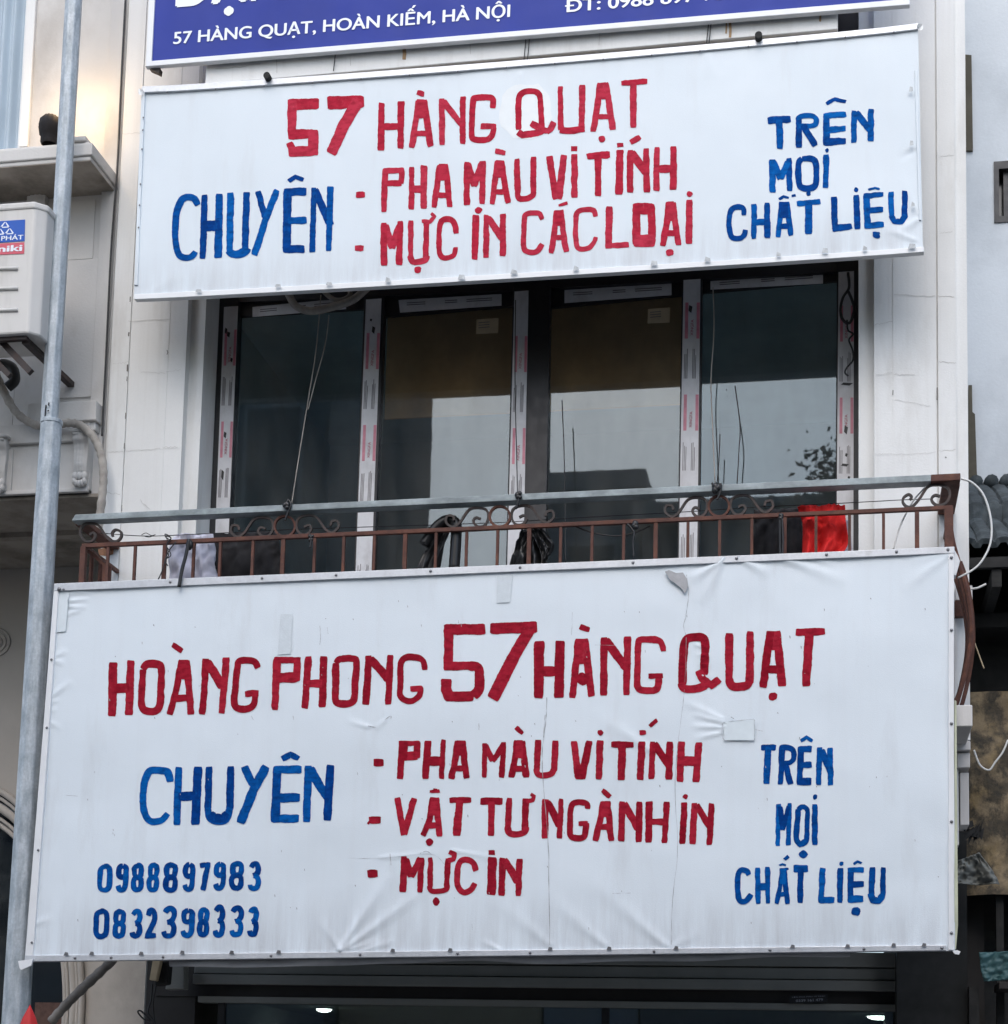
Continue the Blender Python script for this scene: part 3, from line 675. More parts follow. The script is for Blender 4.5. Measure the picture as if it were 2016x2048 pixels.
for ox, oy, t in [(330, 150, '50 1527 955 1600 955;48 1520 1384 1587 1384'),
                  (700, 150, '''46 283 750 275 900 270 1095;42 262 768 435 757;44 414 752 408 870;48 285 868 412 864
42 493 732 490 1075;52 592 722 588 1070;58 500 912 585 912
46 718 718 700 850 670 1058;46 762 714 780 860 797 1055;68 738 712 738 845;42 695 960 785 960
48 935 695 935 1042;48 1062 688 1058 1032;50 945 705 995 890;50 1052 705 995 890
42 1162 606 1246 626;46 1182 690 1160 850 1135 1035;46 1212 686 1235 850 1267 1025;60 1195 682 1195 825;42 1158 935 1245 935
46 1335 672 1342 950;44 1468 655 1466 950;46 1335 935 1355 985 1420 988 1462 965 1470 930
54 1594 650 1648 994;54 1714 642 1670 994;38 1770 592 1820 592;50 1797 635 1795 982'''),
                  (1000, 150, '''54 695 654 878 636;50 785 640 785 970
30 938 564 985 558;60 960 598 952 955
50 1043 600 1040 942;62 1050 620 1172 790;50 1170 588 1174 938;42 1042 542 1124 496
48 1255 578 1250 928;54 1390 572 1385 918;60 1265 752 1380 752''')]: up.letters('service_lettering', M['red'], sA, ox, oy, t)
for ox, oy, t in [(700, 150, '''52 272 1180 270 1525;50 403 1168 393 1518;52 284 1195 335 1385;52 398 1195 335 1385
42 485 1165 484 1470;46 612 1160 605 1470;46 478 1440 500 1492 548 1495 602 1478 616 1440;32 575 1168 640 1172 676 1130 650 1105;50 512 1558 568 1558
42 852 1265 838 1190 800 1155 740 1160 715 1220 712 1380 730 1450 770 1465 830 1440 845 1375
50 1002 1082 1057 1082;52 1007 1120 998 1478
46 1092 1120 1088 1462;55 1100 1138 1222 1312;50 1226 1112 1222 1452'''),
                  (1000, 150, '''40 338 1158 320 1112 280 1105 215 1115 195 1160 190 1360 215 1412 290 1415 338 1352
22 466 1047 542 1024;44 452 1085 435 1250 410 1425;46 487 1080 505 1250 530 1415;62 468 1082 468 1205;40 428 1300 512 1300
40 765 1135 748 1085 690 1078 625 1095 608 1160 608 1340 640 1390 710 1385 750 1340 768 1295
54 875 1052 868 1388;42 845 1367 1030 1358
64 1090 1050 1092 1355;58 1212 1045 1216 1350;88 1062 1072 1236 1068;98 1070 1328 1238 1322
46 1348 1020 1335 1180 1300 1370;46 1386 1018 1400 1180 1430 1360;64 1362 1012 1362 1165;46 1318 1265 1412 1265;48 1330 1420 1388 1420
42 1495 955 1540 950;54 1516 996 1512 1352''')]: up.letters('ink_lettering', M['red'], sA, ox, oy, t)
up.letters('material_lettering', M['blue'], sA, 1400, 150, '''54 540 366 728 350;54 635 360 640 592
46 790 335 792 578;38 770 352 820 328 895 326 928 352 922 392 880 408 790 408;48 825 400 922 565
28 1012 230 1080 192 1168 212;50 1012 310 1010 556;44 990 330 1168 310;46 1020 440 1166 424;52 990 535 1166 525
44 1232 285 1230 540;54 1245 298 1370 450;48 1368 273 1365 528
50 577 672 580 942;44 712 663 717 930;48 588 690 642 832;48 704 690 642 832
46 815 668 787 715 793 860 818 900 885 902 928 865 926 715 895 668 815 668;28 850 948 886 946
28 1002 602 1030 600;44 1010 635 1005 902
40 352 1118 345 1068 300 1055 250 1080 234 1160 238 1250 262 1302 320 1304 354 1275 364 1236
42 432 1030 432 1310;46 537 1022 538 1302;45 440 1176 530 1174
18 632 992 670 972 708 982;18 734 968 766 962;40 652 1018 640 1150 625 1295;42 694 1014 710 1150 728 1285;70 668 1014 668 1145;40 638 1210 716 1210
42 776 1030 965 1010;56 868 1015 868 1275
46 1072 975 1080 1252;46 1058 1232 1215 1214
30 1232 918 1266 916;46 1250 962 1258 1236
16 1348 920 1400 903 1438 912;48 1333 955 1340 1232;36 1308 970 1466 955;42 1330 1086 1466 1078;44 1315 1212 1472 1196;48 1378 1283 1440 1280
42 1528 935 1534 1150;44 1638 926 1636 1150;46 1526 1120 1555 1172 1610 1174 1645 1120''')
for x, y in ((533, 150), (1517, 69)):
    p, q = at(x, y, UY - .05), at(x, y, UY - .05); q.y = FY
    st = MB().tube([p, q], .019, 14).build('support_tube', M['near_black'], sA, smooth=False)

# ---- big lower sign
LY = -.545
LC = [(108, 1174), (1906, 1097), (1910, 1902), (50, 1924)]
fo = [(1448, 1118, 1382, 1160, .014, 9), (1448, 1118, 1370, 1145, -.008, 6), (1450, 1115, 1400, 1210, .010, 10), (1470, 1112, 1540, 1150, .012, 9), (1475, 1110, 1620, 1125, .010, 8), (1560, 1115, 1700, 1165, .008, 12), (1620, 1115, 1680, 1130, .008, 8),
      (1445, 1445, 1385, 1428, .009, 5), (1445, 1455, 1380, 1452, .009, 5), (1445, 1465, 1385, 1478, .008, 5), (1445, 1438, 1360, 1400, .006, 7),
      (680, 1902, 780, 1745, .014, 11), (690, 1902, 700, 1770, -.009, 8), (685, 1902, 860, 1770, .010, 10), (700, 1900, 760, 1880, .007, 6), (720, 1905, 790, 1880, .008, 6), (682, 1902, 640, 1840, .006, 8),
      (139, 1186, 190, 1182, .010, 4), (139, 1202, 180, 1198, .010, 4), (139, 1214, 175, 1214, .009, 4), (136, 1228, 165, 1220, .008, 4),
      (102, 1316, 135, 1300, .008, 5), (101, 1320, 130, 1328, .008, 5), (100, 1395, 145, 1360, .008, 6), (98, 1405, 120, 1400, .006, 4), (97, 1420, 115, 1420, .006, 4), (95, 1440, 125, 1460, .005, 5),
      (1000, 1900, 960, 1880, .008, 6), (1330, 1890, 1180, 1760, .007, 16), (1210, 1890, 1080, 1780, .006, 16), (1100, 1890, 980, 1790, .005, 16), (1300, 1500, 1180, 1420, .005, 14), (1345, 1895, 1400, 1860, .005, 12),
      (1900, 1110, 1800, 1180, .006, 12), (1900, 1105, 1820, 1125, .006, 8), (1390, 1290, 1420, 1296, .005, 4), (1396, 1310, 1424, 1312, .005, 4), (1400, 1330, 1425, 1331, .005, 4), (1405, 1352, 1425, 1350, .005, 4),
      (740, 1455, 690, 1440, .005, 6), (770, 1440, 750, 1460, .006, 5), (60, 1850, 110, 1835, .006, 8), (760, 1715, 880, 1705, .004, 6), (900, 1700, 1010, 1720, .004, 5)]
lo = Sign(LC, LY, fo, 23, .006)
sB = thing('hand_painted_sign', 'large white hand-painted signboard with phone numbers, wired to the balcony railing', 'sign', at(980, 1910, LY))
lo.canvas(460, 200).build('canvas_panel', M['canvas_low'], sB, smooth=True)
b = MB(); b.slab([(108, 1174), (1906, 1097), (1910, 1900), (52, 1922)], LY + .03, .012); b.build('backing_board', M['grey_cloth'], sB)
b = MB(); b.slab([(108, 1167), (1909, 1093), (1909, 1106), (108, 1182)], LY - .016, .05); b.build('top_trim', M['alu'], sB, bevel=.002)
b = MB(); b.slab([(50, 1911), (1893, 1890), (1893, 1901), (50, 1923)], LY - .016, .05); b.build('bottom_trim', M['alu'], sB, bevel=.002)
b = MB(); b.slab([(108, 1182), (117, 1181), (66, 1911), (50, 1911)], LY - .014, .045); b.build('side_trim', M['alu_w'], sB, bevel=.002)
b = MB(); b.slab([(1897, 1106), (1908, 1106), (1908, 1900), (1897, 1900)], LY - .014, .045); b.build('side_trim', M['alu_w'], sB, bevel=.002)
b = MB()
for x in (340, 524, 672, 861, 1040, 1266, 1473, 1653, 1793, 1896): b.ball(at(x, 1174 - (x - 108) * .0417 - .5, LY - .018), .008, .005, .008, 8, 4)
for x in (150, 222, 326, 542, 720, 915, 1060, 1308, 1540, 1728, 1884): b.ball(at(x, 1917 - (x - 50) * .0115, LY - .018), .008, .005, .008, 8, 4)
for y in (1319, 1455, 1700, 1885): b.ball(at(113 - (y - 1172) * .0695, y, LY - .017), .007, .005, .007, 8, 4)
for y in (1115, 1260, 1447, 1643, 1866): b.ball(at(1903, y, LY - .017), .008, .005, .008, 8, 4)
b.ball(at(118, 1178, LY - .02), .012, .006, .012, 8, 4); b.ball(at(127, 1179, LY - .02), .007, .006, .007, 8, 4)
b.each('rivet', M['rivet'], sB, smooth=True)
for x, y in ((132, 1907), (183, 1906), (282, 1906), (364, 1904), (463, 1904), (557, 1903), (785, 1900), (900, 1899), (1100, 1897), (1218, 1896), (1352, 1895), (1585, 1892), (1695, 1891), (1787, 1889), (1848, 1889)):
    MB().slab([(x - 5, y + 4), (x - 2, y - 3), (x + 4, y - 2), (x + 5, y + 4)], LY - .024, .001).build('bent_tab', M['rivet'], sB)
# torn hem hanging below
b = MB()
def hem(u, v):
    x = 340 + 1360 * u; y = 1913 - (x - 50) * .0115 + 6 + v * (17 + 5 * vnoise(u * 9, 0, 5) - (8 * max(0, u - .6)))
    p = at(x, y, LY + .045); p.y -= .02 * math.sin(v * 2.5) + .01 * vnoise(u * 30, v * 2, 3); return p
b.grid(hem, 120, 4); b.build('torn_hem', M['grey_cloth'], sB, smooth=True)
b = MB(); b.slab([(36, 1922), (66, 1918), (62, 1931), (42, 1940), (39, 1936)], LY - .03, .012); b.slab([(1905, 1902), (1914, 1900), (1921, 1903), (1918, 1909), (1910, 1908)], LY - .02, .012)
b.each('canvas_flap', M['alu_w'], sB)
b = MB()
b.slab([(1907, 1096), (1916, 1112), (1920, 1122), (1912, 1150), (1908, 1150)], LY - .004, .06); b.build('folded_edge', M['alu'], sB)
b = MB(); b.slab([(1909, 1400), (1913, 1402), (1916, 1850), (1912, 1898), (1909, 1898)], LY - .002, .05); b.build('mossy_edge', mat('mossy_edge', (.52, .54, .40), .8, .2, 6), sB)
# repairs
def patch(name, pts, m_, e=.004, n=8):
    mb = MB(); (ax, ay), (bx, by), (cx, cy), (dx, dy) = pts
    mb.grid(lambda u, v: lo.pt((ax + (bx - ax) * u) * (1 - v) + (dx + (cx - dx) * u) * v, (ay + (by - ay) * u) * (1 - v) + (dy + (cy - dy) * u) * v, e), n, n)
    return mb.build(name, m_, sB)
tp = mat('grey_tape', (.645, .70, .735), .35, .06, 20, bump=.001, bump_scale=120)
patch('tape_patch', [(562, 1229), (586, 1229), (582, 1309), (556, 1310)], tp); patch('tape_patch', [(995, 1152), (1026, 1149), (1020, 1205), (993, 1206)], tp)
patch('tape_patch', [(116, 1182), (140, 1181), (132, 1263), (109, 1266)], mat('white_tape', (.71, .77, .80), .4, .04, 20), .006)
patch('tape_patch', [(1447, 1444), (1510, 1440), (1508, 1481), (1449, 1481)], mat('white_patch', (.72, .79, .82), .5, .04, 20), .009)
b = MB()
b.slab([(1330, 1143), (1338, 1140), (1352, 1146), (1366, 1145), (1374, 1158), (1376, 1172), (1370, 1187), (1362, 1176), (1348, 1165), (1340, 1160)], LY - .016, .004)
b.build('torn_hole', mat('grey_underlay', (.40, .40, .41), .7, .15, 30), sB)
dk = MB()
for pts, w_ in (([(1373, 1150), (1377, 1190), (1372, 1230), (1367, 1252), (1372, 1270)], 1.6), ([(1373, 1275), (1369, 1380), (1362, 1440), (1350, 1560), (1355, 1700), (1345, 1800), (1343, 1890)], 1.2),
                ([(1094, 1395), (1092, 1440), (1085, 1500), (1086, 1560), (1096, 1680), (1098, 1760), (1100, 1890)], 1.9), ([(1090, 1430), (1087, 1475)], 2.6), ([(1145, 1225), (1143, 1270)], .8),
                ([(737, 1452), (745, 1454), (752, 1455)], 2.4), ([(770, 1440), (781, 1432), (782, 1438)], 1.6), ([(695, 1716), (770, 1716), (860, 1708), (890, 1730)], .9), ([(780, 1707), (782, 1730)], 1.6), ([(840, 1707), (852, 1702), (862, 1708)], 1.4),
                ([(1447, 1448), (1455, 1444), (1508, 1439)], 1.4), ([(1446, 1446), (1449, 1481), (1508, 1482)], 1.2), ([(1509, 1440), (1509, 1481)], 1.4), ([(1511, 1460), (1526, 1463)], 1.2), ([(1462, 1435), (1468, 1438)], 3),
                ([(640, 1252), (642, 1275), (640, 1290)], 1.2), ([(655, 1255), (657, 1268)], .9), ([(917, 1240), (917, 1246)], 1.2), ([(958, 1446), (958, 1460)], 1.4), ([(1225, 1787), (1262, 1786)], .8), ([(944, 1848), (945, 1860)], 1.4), ([(1190, 1290), (1230, 1291)], .7),
                ([(587, 1432), (588, 1440)], 1.2), ([(503, 1432), (507, 1440)], 1.4), ([(130, 1590), (155, 1592)], .8)):
    pts = [(x + random.uniform(-.4, .4), y) for x, y in sm(pts, 6)]
    n = len(pts); vs = []
    for i in range(n):
        a, c = pts[max(i - 1, 0)], pts[min(i + 1, n - 1)]; dx, dy = c[0] - a[0], c[1] - a[1]; l = math.hypot(dx, dy) or 1
        ww = w_ * .8 * random.uniform(.25, 1.05) * (.25 if random.random() < .12 else 1)
        vs += [lo.pt(pts[i][0] + dy / l * ww / 2, pts[i][1] - dx / l * ww / 2, .0115 if pts[i][0] > 1440 and pts[i][1] < 1500 else .0019), lo.pt(pts[i][0] - dy / l * ww / 2, pts[i][1] + dx / l * ww / 2, .0115 if pts[i][0] > 1440 and pts[i][1] < 1500 else .0019)]
    dk.add(vs, [(2 * i, 2 * i + 2, 2 * i + 3, 2 * i + 1) for i in range(n - 1)])
for k in range(90):
    x, y = random.uniform(130, 1880), random.uniform(1190, 1880); s_ = random.uniform(.5, 1.3); h_ = random.uniform(.6, 3)
    dk.add([lo.pt(x - s_, y - h_, .0019), lo.pt(x + s_ * .5, y - h_ * .8, .0019), lo.pt(x + s_, y + h_, .0019), lo.pt(x - s_ * .4, y + h_ * .7, .0019)], [(0, 1, 2, 3)])
dk.build('scuff_mark', mat('scuff_grey', (.34, .34, .36), .8, .4, 30), sB)
RB = [(200, 1230, '''68 105 375 97 810;62 248 364 232 800;75 110 590 235 585
56 345 435 335 600 335 720 365 765 440 770 480 720 488 600 492 430 460 395 380 395 345 435
42 580 236 658 290;52 655 362 612 600 557 800;54 692 362 715 600 728 795;82 672 360 665 515;52 596 668 725 662
52 848 352 835 600 818 795;72 858 372 985 580;54 1013 340 995 560 973 790
52 1268 428 1240 375 1170 362 1115 372 1098 430 1085 580 1076 700 1100 745 1180 752 1235 710 1244 610;52 1165 632 1270 628
58 1422 345 1410 560 1402 762;50 1395 362 1605 360;55 1580 350 1574 530;80 1410 508 1585 500
56 1670 332 1655 560 1640 750;60 1792 330 1780 740;62 1655 552 1780 550'''),
      (640, 1230, '''54 130 385 126 540 124 670 150 708 240 708 278 660 284 520 292 380 265 352 165 352 130 385
56 388 325 382 500 365 720;66 400 345 555 520;50 562 320 545 715
48 838 440 825 370 780 340 690 340 645 390 640 550 637 640 680 680 740 685 795 640 802 570;48 720 590 820 586
84 992 115 1322 112;74 1030 80 1023 440;66 988 408 1240 405;78 1180 406 1262 420 1275 500 1270 590 1225 648;78 1000 652 1230 650;84 1010 508 1008 600 1040 672
88 1360 106 1735 96;94 1695 85 1560 310 1380 672'''),
      (1050, 1230, '''80 113 208 108 665;76 280 202 272 662;80 140 450 250 450
46 438 92 518 118;54 428 195 405 420 378 662;60 472 190 505 420 533 655;98 450 190 452 390;92 405 512 515 512
58 632 180 630 645;66 645 200 815 430;56 822 172 816 420 812 640
52 1110 290 1085 215 1010 195 920 200 905 260 898 480 905 580 960 605 1040 600 1065 560 1068 480;46 990 490 1102 488
66 1262 560 1262 400 1275 240 1310 185 1415 180 1442 230 1438 350 1432 480;62 1250 540 1270 585 1340 592 1420 575 1455 545;60 1385 445 1420 510 1490 565;56 1472 578 1555 512'''),
      (1300, 1230, '''62 635 145 632 550;62 802 132 798 550;66 632 510 655 562 715 572 775 560 800 515
62 964 130 930 350 905 580;66 1012 128 1035 350 1058 570;98 988 127 986 285;64 925 435 1062 435;58 950 650 1018 650
58 1165 140 1398 132;68 1275 140 1262 350 1248 570''')]
for ox, oy, t in RB: lo.letters('title_lettering', M['red_low'], sB, ox, oy, t)
lo.letters('slogan_lettering', M['blue'], sB, 170, 1480, '''54 682 335 668 275 640 248 530 245 490 300 468 400 465 520 490 620 540 655 610 645 662 590
54 750 215 735 680;68 905 215 885 680;68 750 452 880 450
52 995 215 985 560;56 1168 212 1160 560;56 984 540 1000 622 1060 652 1130 632 1160 540;70 1000 590 1035 628 1110 628 1142 590
62 1275 212 1350 365;68 1450 212 1350 400 1245 665
66 1540 210 1530 440 1520 660;60 1515 238 1732 236;68 1540 462 1720 460;62 1495 630 1710 628;44 1578 152 1645 115 1714 148
58 1787 205 1770 655;66 1800 225 1890 390 1945 470;62 1965 200 1950 400 1938 648''')
lo.letters('phone_lettering', M['blue'], sB, 170, 1480, digits(170, 1480, [('0', 100, 220, 992, 1222), ('9', 246, 350, 988, 1218), ('8', 372, 473, 985, 1218), ('8', 498, 598, 983, 1220), ('8', 630, 748, 980, 1222), ('9', 782, 886, 978, 1215), ('7', 912, 1004, 976, 1208), ('9', 1030, 1132, 974, 1204), ('8', 1158, 1275, 970, 1204), ('3', 1306, 1408, 970, 1208)], 40))
lo.letters('phone_lettering', M['blue'], sB, 170, 1480, digits(170, 1480, [('0', 72, 198, 1350, 1593), ('8', 225, 332, 1352, 1590), ('3', 362, 463, 1352, 1586), ('2', 482, 583, 1348, 1590), ('3', 616, 738, 1332, 1588), ('9', 766, 880, 1344, 1582), ('8', 904, 1000, 1340, 1578), ('3', 1027, 1125, 1320, 1580), ('3', 1158, 1272, 1326, 1578), ('3', 1300, 1393, 1334, 1574)], 40))
for ox, oy, t in [(640, 1430, '''58 430 379 506 381
50 655 212 638 512;42 632 226 800 226;54 778 212 772 345;70 645 332 778 325;70 668 215 660 360
55 862 205 842 512;40 987 196 970 510;70 860 368 985 368
50 1102 205 1080 360 1050 508;50 1138 205 1155 360 1172 508;66 1118 205 1115 325;45 1058 425 1172 425
38 1318 225 1312 500;42 1470 218 1452 502;46 1320 240 1382 370;46 1470 235 1382 370
36 1568 100 1620 150;50 1578 205 1560 350 1530 500;50 1618 205 1635 350 1650 498;60 1597 203 1592 345;50 1545 430 1652 430'''),
                  (1000, 1430, '''50 305 200 293 450;52 445 202 432 450;48 290 425 305 475 360 485 412 470 434 425
54 590 210 630 505;54 716 208 655 510;64 640 400 636 512;42 785 142 826 142;52 803 203 790 515
46 892 238 1072 238;60 978 232 970 522;42 1115 142 1168 142;54 1137 215 1122 518
46 1222 215 1210 512;58 1232 228 1352 410;52 1358 215 1350 515;34 1196 92 1258 42
56 1452 212 1438 535;56 1590 218 1568 535;75 1450 368 1575 368''')]: lo.letters('service_lettering', M['red_low'], sB, ox, oy, t)
for ox, oy, t in [(640, 1430, '''60 392 840 485 838;16 382 872 402 848
50 618 660 668 962;50 752 662 675 955
24 878 610 958 608;18 902 598 936 598;48 902 660 872 850 822 968;48 928 660 945 850 955 970;54 915 660 898 805;48 840 882 962 882;52 848 1015 905 1015
46 1032 681 1210 678;62 1118 680 1092 965;54 1280 689 1462 690;52 1372 690 1367 968
48 1515 662 1500 930;54 1645 668 1637 930;48 1500 900 1520 945 1590 952 1642 930 1652 890;34 1650 692 1700 680 1712 650 1688 632'''),
                  (1000, 1430, '''52 365 672 358 988;60 378 690 478 890;44 490 670 475 990
46 702 752 690 705 610 698 570 730 560 850 562 960 610 985 670 975 685 920 690 860;42 630 868 705 868
40 818 602 882 652;50 828 690 800 850 762 1005;50 858 688 875 850 890 1005;60 842 688 836 815;44 788 895 892 895
50 978 690 970 1010;56 992 705 1108 915;52 1115 690 1108 1015
56 1192 690 1188 1020;46 1335 692 1315 1025;50 1195 855 1325 852
38 1462 652 1502 650;50 1475 698 1458 1032
52 1555 703 1540 1035;52 1568 715 1685 905;48 1692 705 1675 1040''')]: lo.letters('supply_lettering', M['red_low'], sB, ox, oy, t)
lo.letters('ink_lettering', M['red_low'], sB, 640, 1430, '''62 378 1268 460 1268
52 672 1128 662 1415;46 812 1138 797 1418;52 688 1145 728 1295;52 805 1145 728 1295
40 882 1138 880 1385;42 1022 1150 1012 1385;40 874 1365 890 1405 950 1408 1010 1395 1020 1355;40 1020 1165 1065 1152 1078 1110 1032 1094;62 903 1492 953 1492
46 1248 1248 1230 1190 1190 1160 1130 1165 1100 1230 1098 1340 1120 1400 1160 1420 1210 1395 1238 1345
36 1352 1100 1398 1100;72 1378 1135 1370 1440
50 1462 1142 1452 1445;58 1475 1158 1585 1340;50 1598 1148 1586 1445''')
lo.letters('material_lettering', M['blue'], sB, 1400, 1440, '''46 488 220 607 218;50 545 215 532 510
42 658 205 642 515;40 640 225 700 218 745 245 748 310 715 342 640 345;48 680 345 726 515
28 805 168 852 136 900 170;46 808 212 795 520;46 788 232 895 232;44 800 360 895 358;56 778 492 893 492
40 958 218 948 522;46 970 238 1045 430;42 1040 220 1046 522
36 630 672 622 1008;34 716 666 705 1005;36 642 690 662 880;34 705 690 662 880
38 785 715 775 850 772 950 800 990 840 980 855 930 858 800 858 720 820 692 785 715;44 765 955 800 996 845 970;58 795 1075 857 1075
34 905 617 938 617;44 918 676 917 1000
42 392 1242 375 1212 325 1205 302 1260 306 1400 325 1452 370 1450 408 1395
38 460 1183 466 1472;38 540 1176 545 1470;55 460 1335 550 1335
13 636 1167 660 1154 688 1162;26 678 1120 708 1090;36 660 1190 640 1340 612 1470;36 672 1190 685 1340 702 1470;46 665 1190 662 1315;13 638 1196 710 1192;34 620 1395 702 1395
56 745 1190 865 1190;44 806 1190 800 1465
44 980 1183 970 1465;48 952 1443 1075 1440
28 1115 1150 1148 1150;44 1125 1183 1118 1460
18 1226 1152 1260 1134 1292 1148;44 1208 1183 1202 1460;40 1182 1200 1312 1200;48 1210 1318 1312 1312;54 1185 1435 1308 1432;60 1210 1530 1283 1530
44 1380 1178 1370 1410;40 1466 1178 1462 1410;50 1362 1385 1385 1440 1430 1445 1466 1395''')

# ---- printed blue sign at the top
BY = -.445
sC = thing('printed_sign', 'blue printed signboard with white address text in a white metal frame, above the painted signs', 'sign', at(1055, 75, BY))
dx = 9 / 132
MB().slab([(302, 124), (1808, 1), (1808, -420), (330, -420)], BY, .02).build('blue_panel', M['signblue'], sC)
b = MB()
b.slab([(290, 133), (1820, 9), (1819, -3), (296, 122)], BY - .012, .035)
b.slab([(291, 131), (303, 123), (331, -420), (319, -420)], BY - .010, .033)
b.slab([(1808, 4), (1820, 5), (1822, -420), (1808, -420)], BY - .010, .033)
b.each('metal_frame', M['alu_w'], sC, bevel=.003)
b = MB()
tx('57 HÀNG QUẠT, HOÀN KIẾM, HÀ NỘI', (347, 88), (1019, 33.5), BY - .003, .071, b, .022)
tx('ĐT: 0988 897 983', (1134, 24), (1470, -4), BY - .003, .071, b, .022)
b.build('address_lettering', M['signwhite'], sC)
b = MB(); tx('ĐẠI LÝ SƠN', (354, 12), (900, -33), BY - .003, .26, b, .035); b.build('name_lettering', M['signwhite'], sC)
b = MB(); b.slab([(298, 137), (320, 136), (318, 146), (310, 142)], BY + .01, .04); b.build('hanger_bracket', M['iron'], sC)

# thin wires tied between the fascia and the upper sign
for i, (x, y0, y1) in enumerate(((669, 106, 142), (1050, 76, 120), (1057, 76, 120), (1415, 48, 86), (1420, 48, 86))):
    w_ = MB().tube([at(x + 2, y0, FY - .012), at(x, (y0 + y1) / 2, FY - .02), at(x - 2, y1, UY)], .003, 6)
    w_.build('tie_wire', M['cable_b'], sA)

# ------------------------------------------------------------------ balcony railing
RY = -.47
rl = thing('balcony_railing', 'rusty wrought iron balcony railing with scrolls under a grey steel handrail', 'railing', (-1.7, RY, zs))
xa, xb = at(145, 1040, RY).x, at(1921, 952, RY).x
zr = (at(1000, 1003.5, RY).z)
zra, zrb = at(145, 1041, RY - .04).z, at(1921, 960, RY - .04).z
b = MB(); b.slab([(150, 1029), (1862, 949), (1862, 962.5), (143, 1041.5)], RY - .04, .08); b.build('handrail', M['rail'], rl, bevel=.003)
b = MB(); b.slab([(1862, 948.8), (1921, 946), (1921, 960), (1862, 962.7)], RY - .0405, .081); b.build('rusty_rail_end', M['rust'], rl, bevel=.003)
def zq_(X): return zqa + (zqb - zqa) * (X - xa2) / (xb2 - xa2)
b = MB(); b.box(xa, xa + .075, RY + .04, 0, zra, zra + .028); b.build('handrail_return', M['rust'], rl, bevel=.003)
b = MB(); b.box(xb - .085, xb, RY + .04, 0, zrb, zrb + .03); b.build('handrail_return', M['rust'], rl, bevel=.003)
xa2, xb2 = at(163, 1090, RY).x, at(1906, 1014, RY).x
zq = at(1000, 1053, RY).z
zqa, zqb = at(163, 1091, RY).z, at(1906, 1014, RY).z
b = MB(); b.slab([(163, 1087), (1906, 1010), (1906, 1018), (163, 1095)], RY - .012, .024); b.build('lower_rail', M['rust'], rl, bevel=.002)
b = MB(); b.box(xa2, xa2 + .02, RY + .012, 0, zqa - .01, zqa + .01); b.box(xb2 - .02, xb2, RY + .012, 0, zqb - .01, zqb + .01); b.each('return_rail', M['rust'], rl)
def belly(X, Yb):      # baluster with a belly below
    return [(X, Yb, zq - .01), (X, Yb, zq - .25), (X, Yb - .0, zs + .75), (X, Yb - .0, zs + .3), (X, Yb, zs)]
xsb = [219, 273, 332, 390, 443, 508, 568, 631, 689, 750, 811.5, 873, 934, 996, 1059, 1122, 1184.7, 1248, 1311.7, 1376, 1439.6, 1503.8, 1569, 1632, 1699, 1767, 1834]
for i, x in enumerate(xsb):
    X = at(x, 1055, RY).x; w_ = .021 if i % 4 == 2 else .0145
    MB().box(X - w_ / 2, X + w_ / 2, RY - .008, RY + .008, zs, zq_(X) - .009).build('baluster', M['rust'], rl)
MB().box(xa2, xa2 + .03, RY - .014, RY + .014, zs, zqa - .009).build('corner_post', M['rust'], rl)
MB().box(xb2 - .042, xb2, RY - .018, RY + .018, zs, zqb - .009).build('corner_post', M['rust'], rl)
for X, sg in ((xa2 + .01, -1), (xb2 - .01, 1)):
    for k, y in enumerate((-.35, -.23, -.11)):
        pts = [(X, y, zq - .01), (X + sg * .02, y, zq - .15), (X + sg * .085, y, zq - .4), (X + sg * .10, y, zq - .62), (X + sg * .05, y, zq - .88), (X, y, zs)] if sg > 0 else [(X, y, zq - .01), (X, y, zs)]
        MB().tube(sm(pts, 6), .013, 6).build('side_bar', M['rust'], rl)
# bellied flat bars on the right end
for pts in ([(1920, 1124), (1932, 1160), (1943, 1220), (1946, 1285), (1938, 1350), (1925, 1405), (1915, 1428)], [(1917, 1145), (1930, 1190), (1936, 1230), (1936, 1290)]):
    MB().flatbar(pxline(pts, -.2, 6), .021, .02).build('bellied_bar', M['rust'], rl)
SC = [(118, 10), (148, 0), (163, 25), (135, 55), (95, 50), (72, 10), (80, -40), (125, -60), (190, -50), (250, 30), (292, 50), (330, 20), (322, -18), (288, -15), (280, 10)]
for k, (cx, cy) in enumerate(((570, 1053), (1000, 1033.5), (1438, 1013))):
    for sg in (1, -1):
        pts = [(cx + sg * x / 3.07, cy + y / 3.07 - sg * (x / 3.07) * .046) for x, y in SC]
        MB().flatbar(pxline(pts, RY, 5), .012, .014).build('scroll', M['iron'], rl)
    pts = [(cx + 20.5 * math.cos(a * .2618), cy + 20.5 * math.sin(a * .2618)) for a in range(25)]
    MB().flatbar(pxline(pts, RY, 0), .011, .018).build('ring', M['rust'], rl)
z1 = [(500, 500), (525, 460), (480, 425), (410, 470), (400, 540), (460, 600), (540, 590), (640, 480), (740, 330), (830, 285), (960, 290), (1050, 340), (1070, 440), (1010, 550), (900, 580), (830, 540), (810, 480), (860, 435), (930, 450)]
MB().flatbar(pxline([(1750 + x / 7.158, 930 + y / 7.158) for x, y in z1], RY, 5), .012, .016).build('scroll', M['iron'], rl)
z2 = [(400, 350), (440, 330), (455, 370), (420, 415), (350, 410), (305, 340), (320, 270), (380, 235), (480, 250), (540, 330), (600, 400), (670, 415), (715, 370), (710, 320), (660, 300), (625, 330), (630, 365)]
MB().flatbar(pxline([(100 + x / 5.01, 1000 + y / 5.01) for x, y in z2], RY, 5), .012, .016).build('scroll', M['iron'], rl)
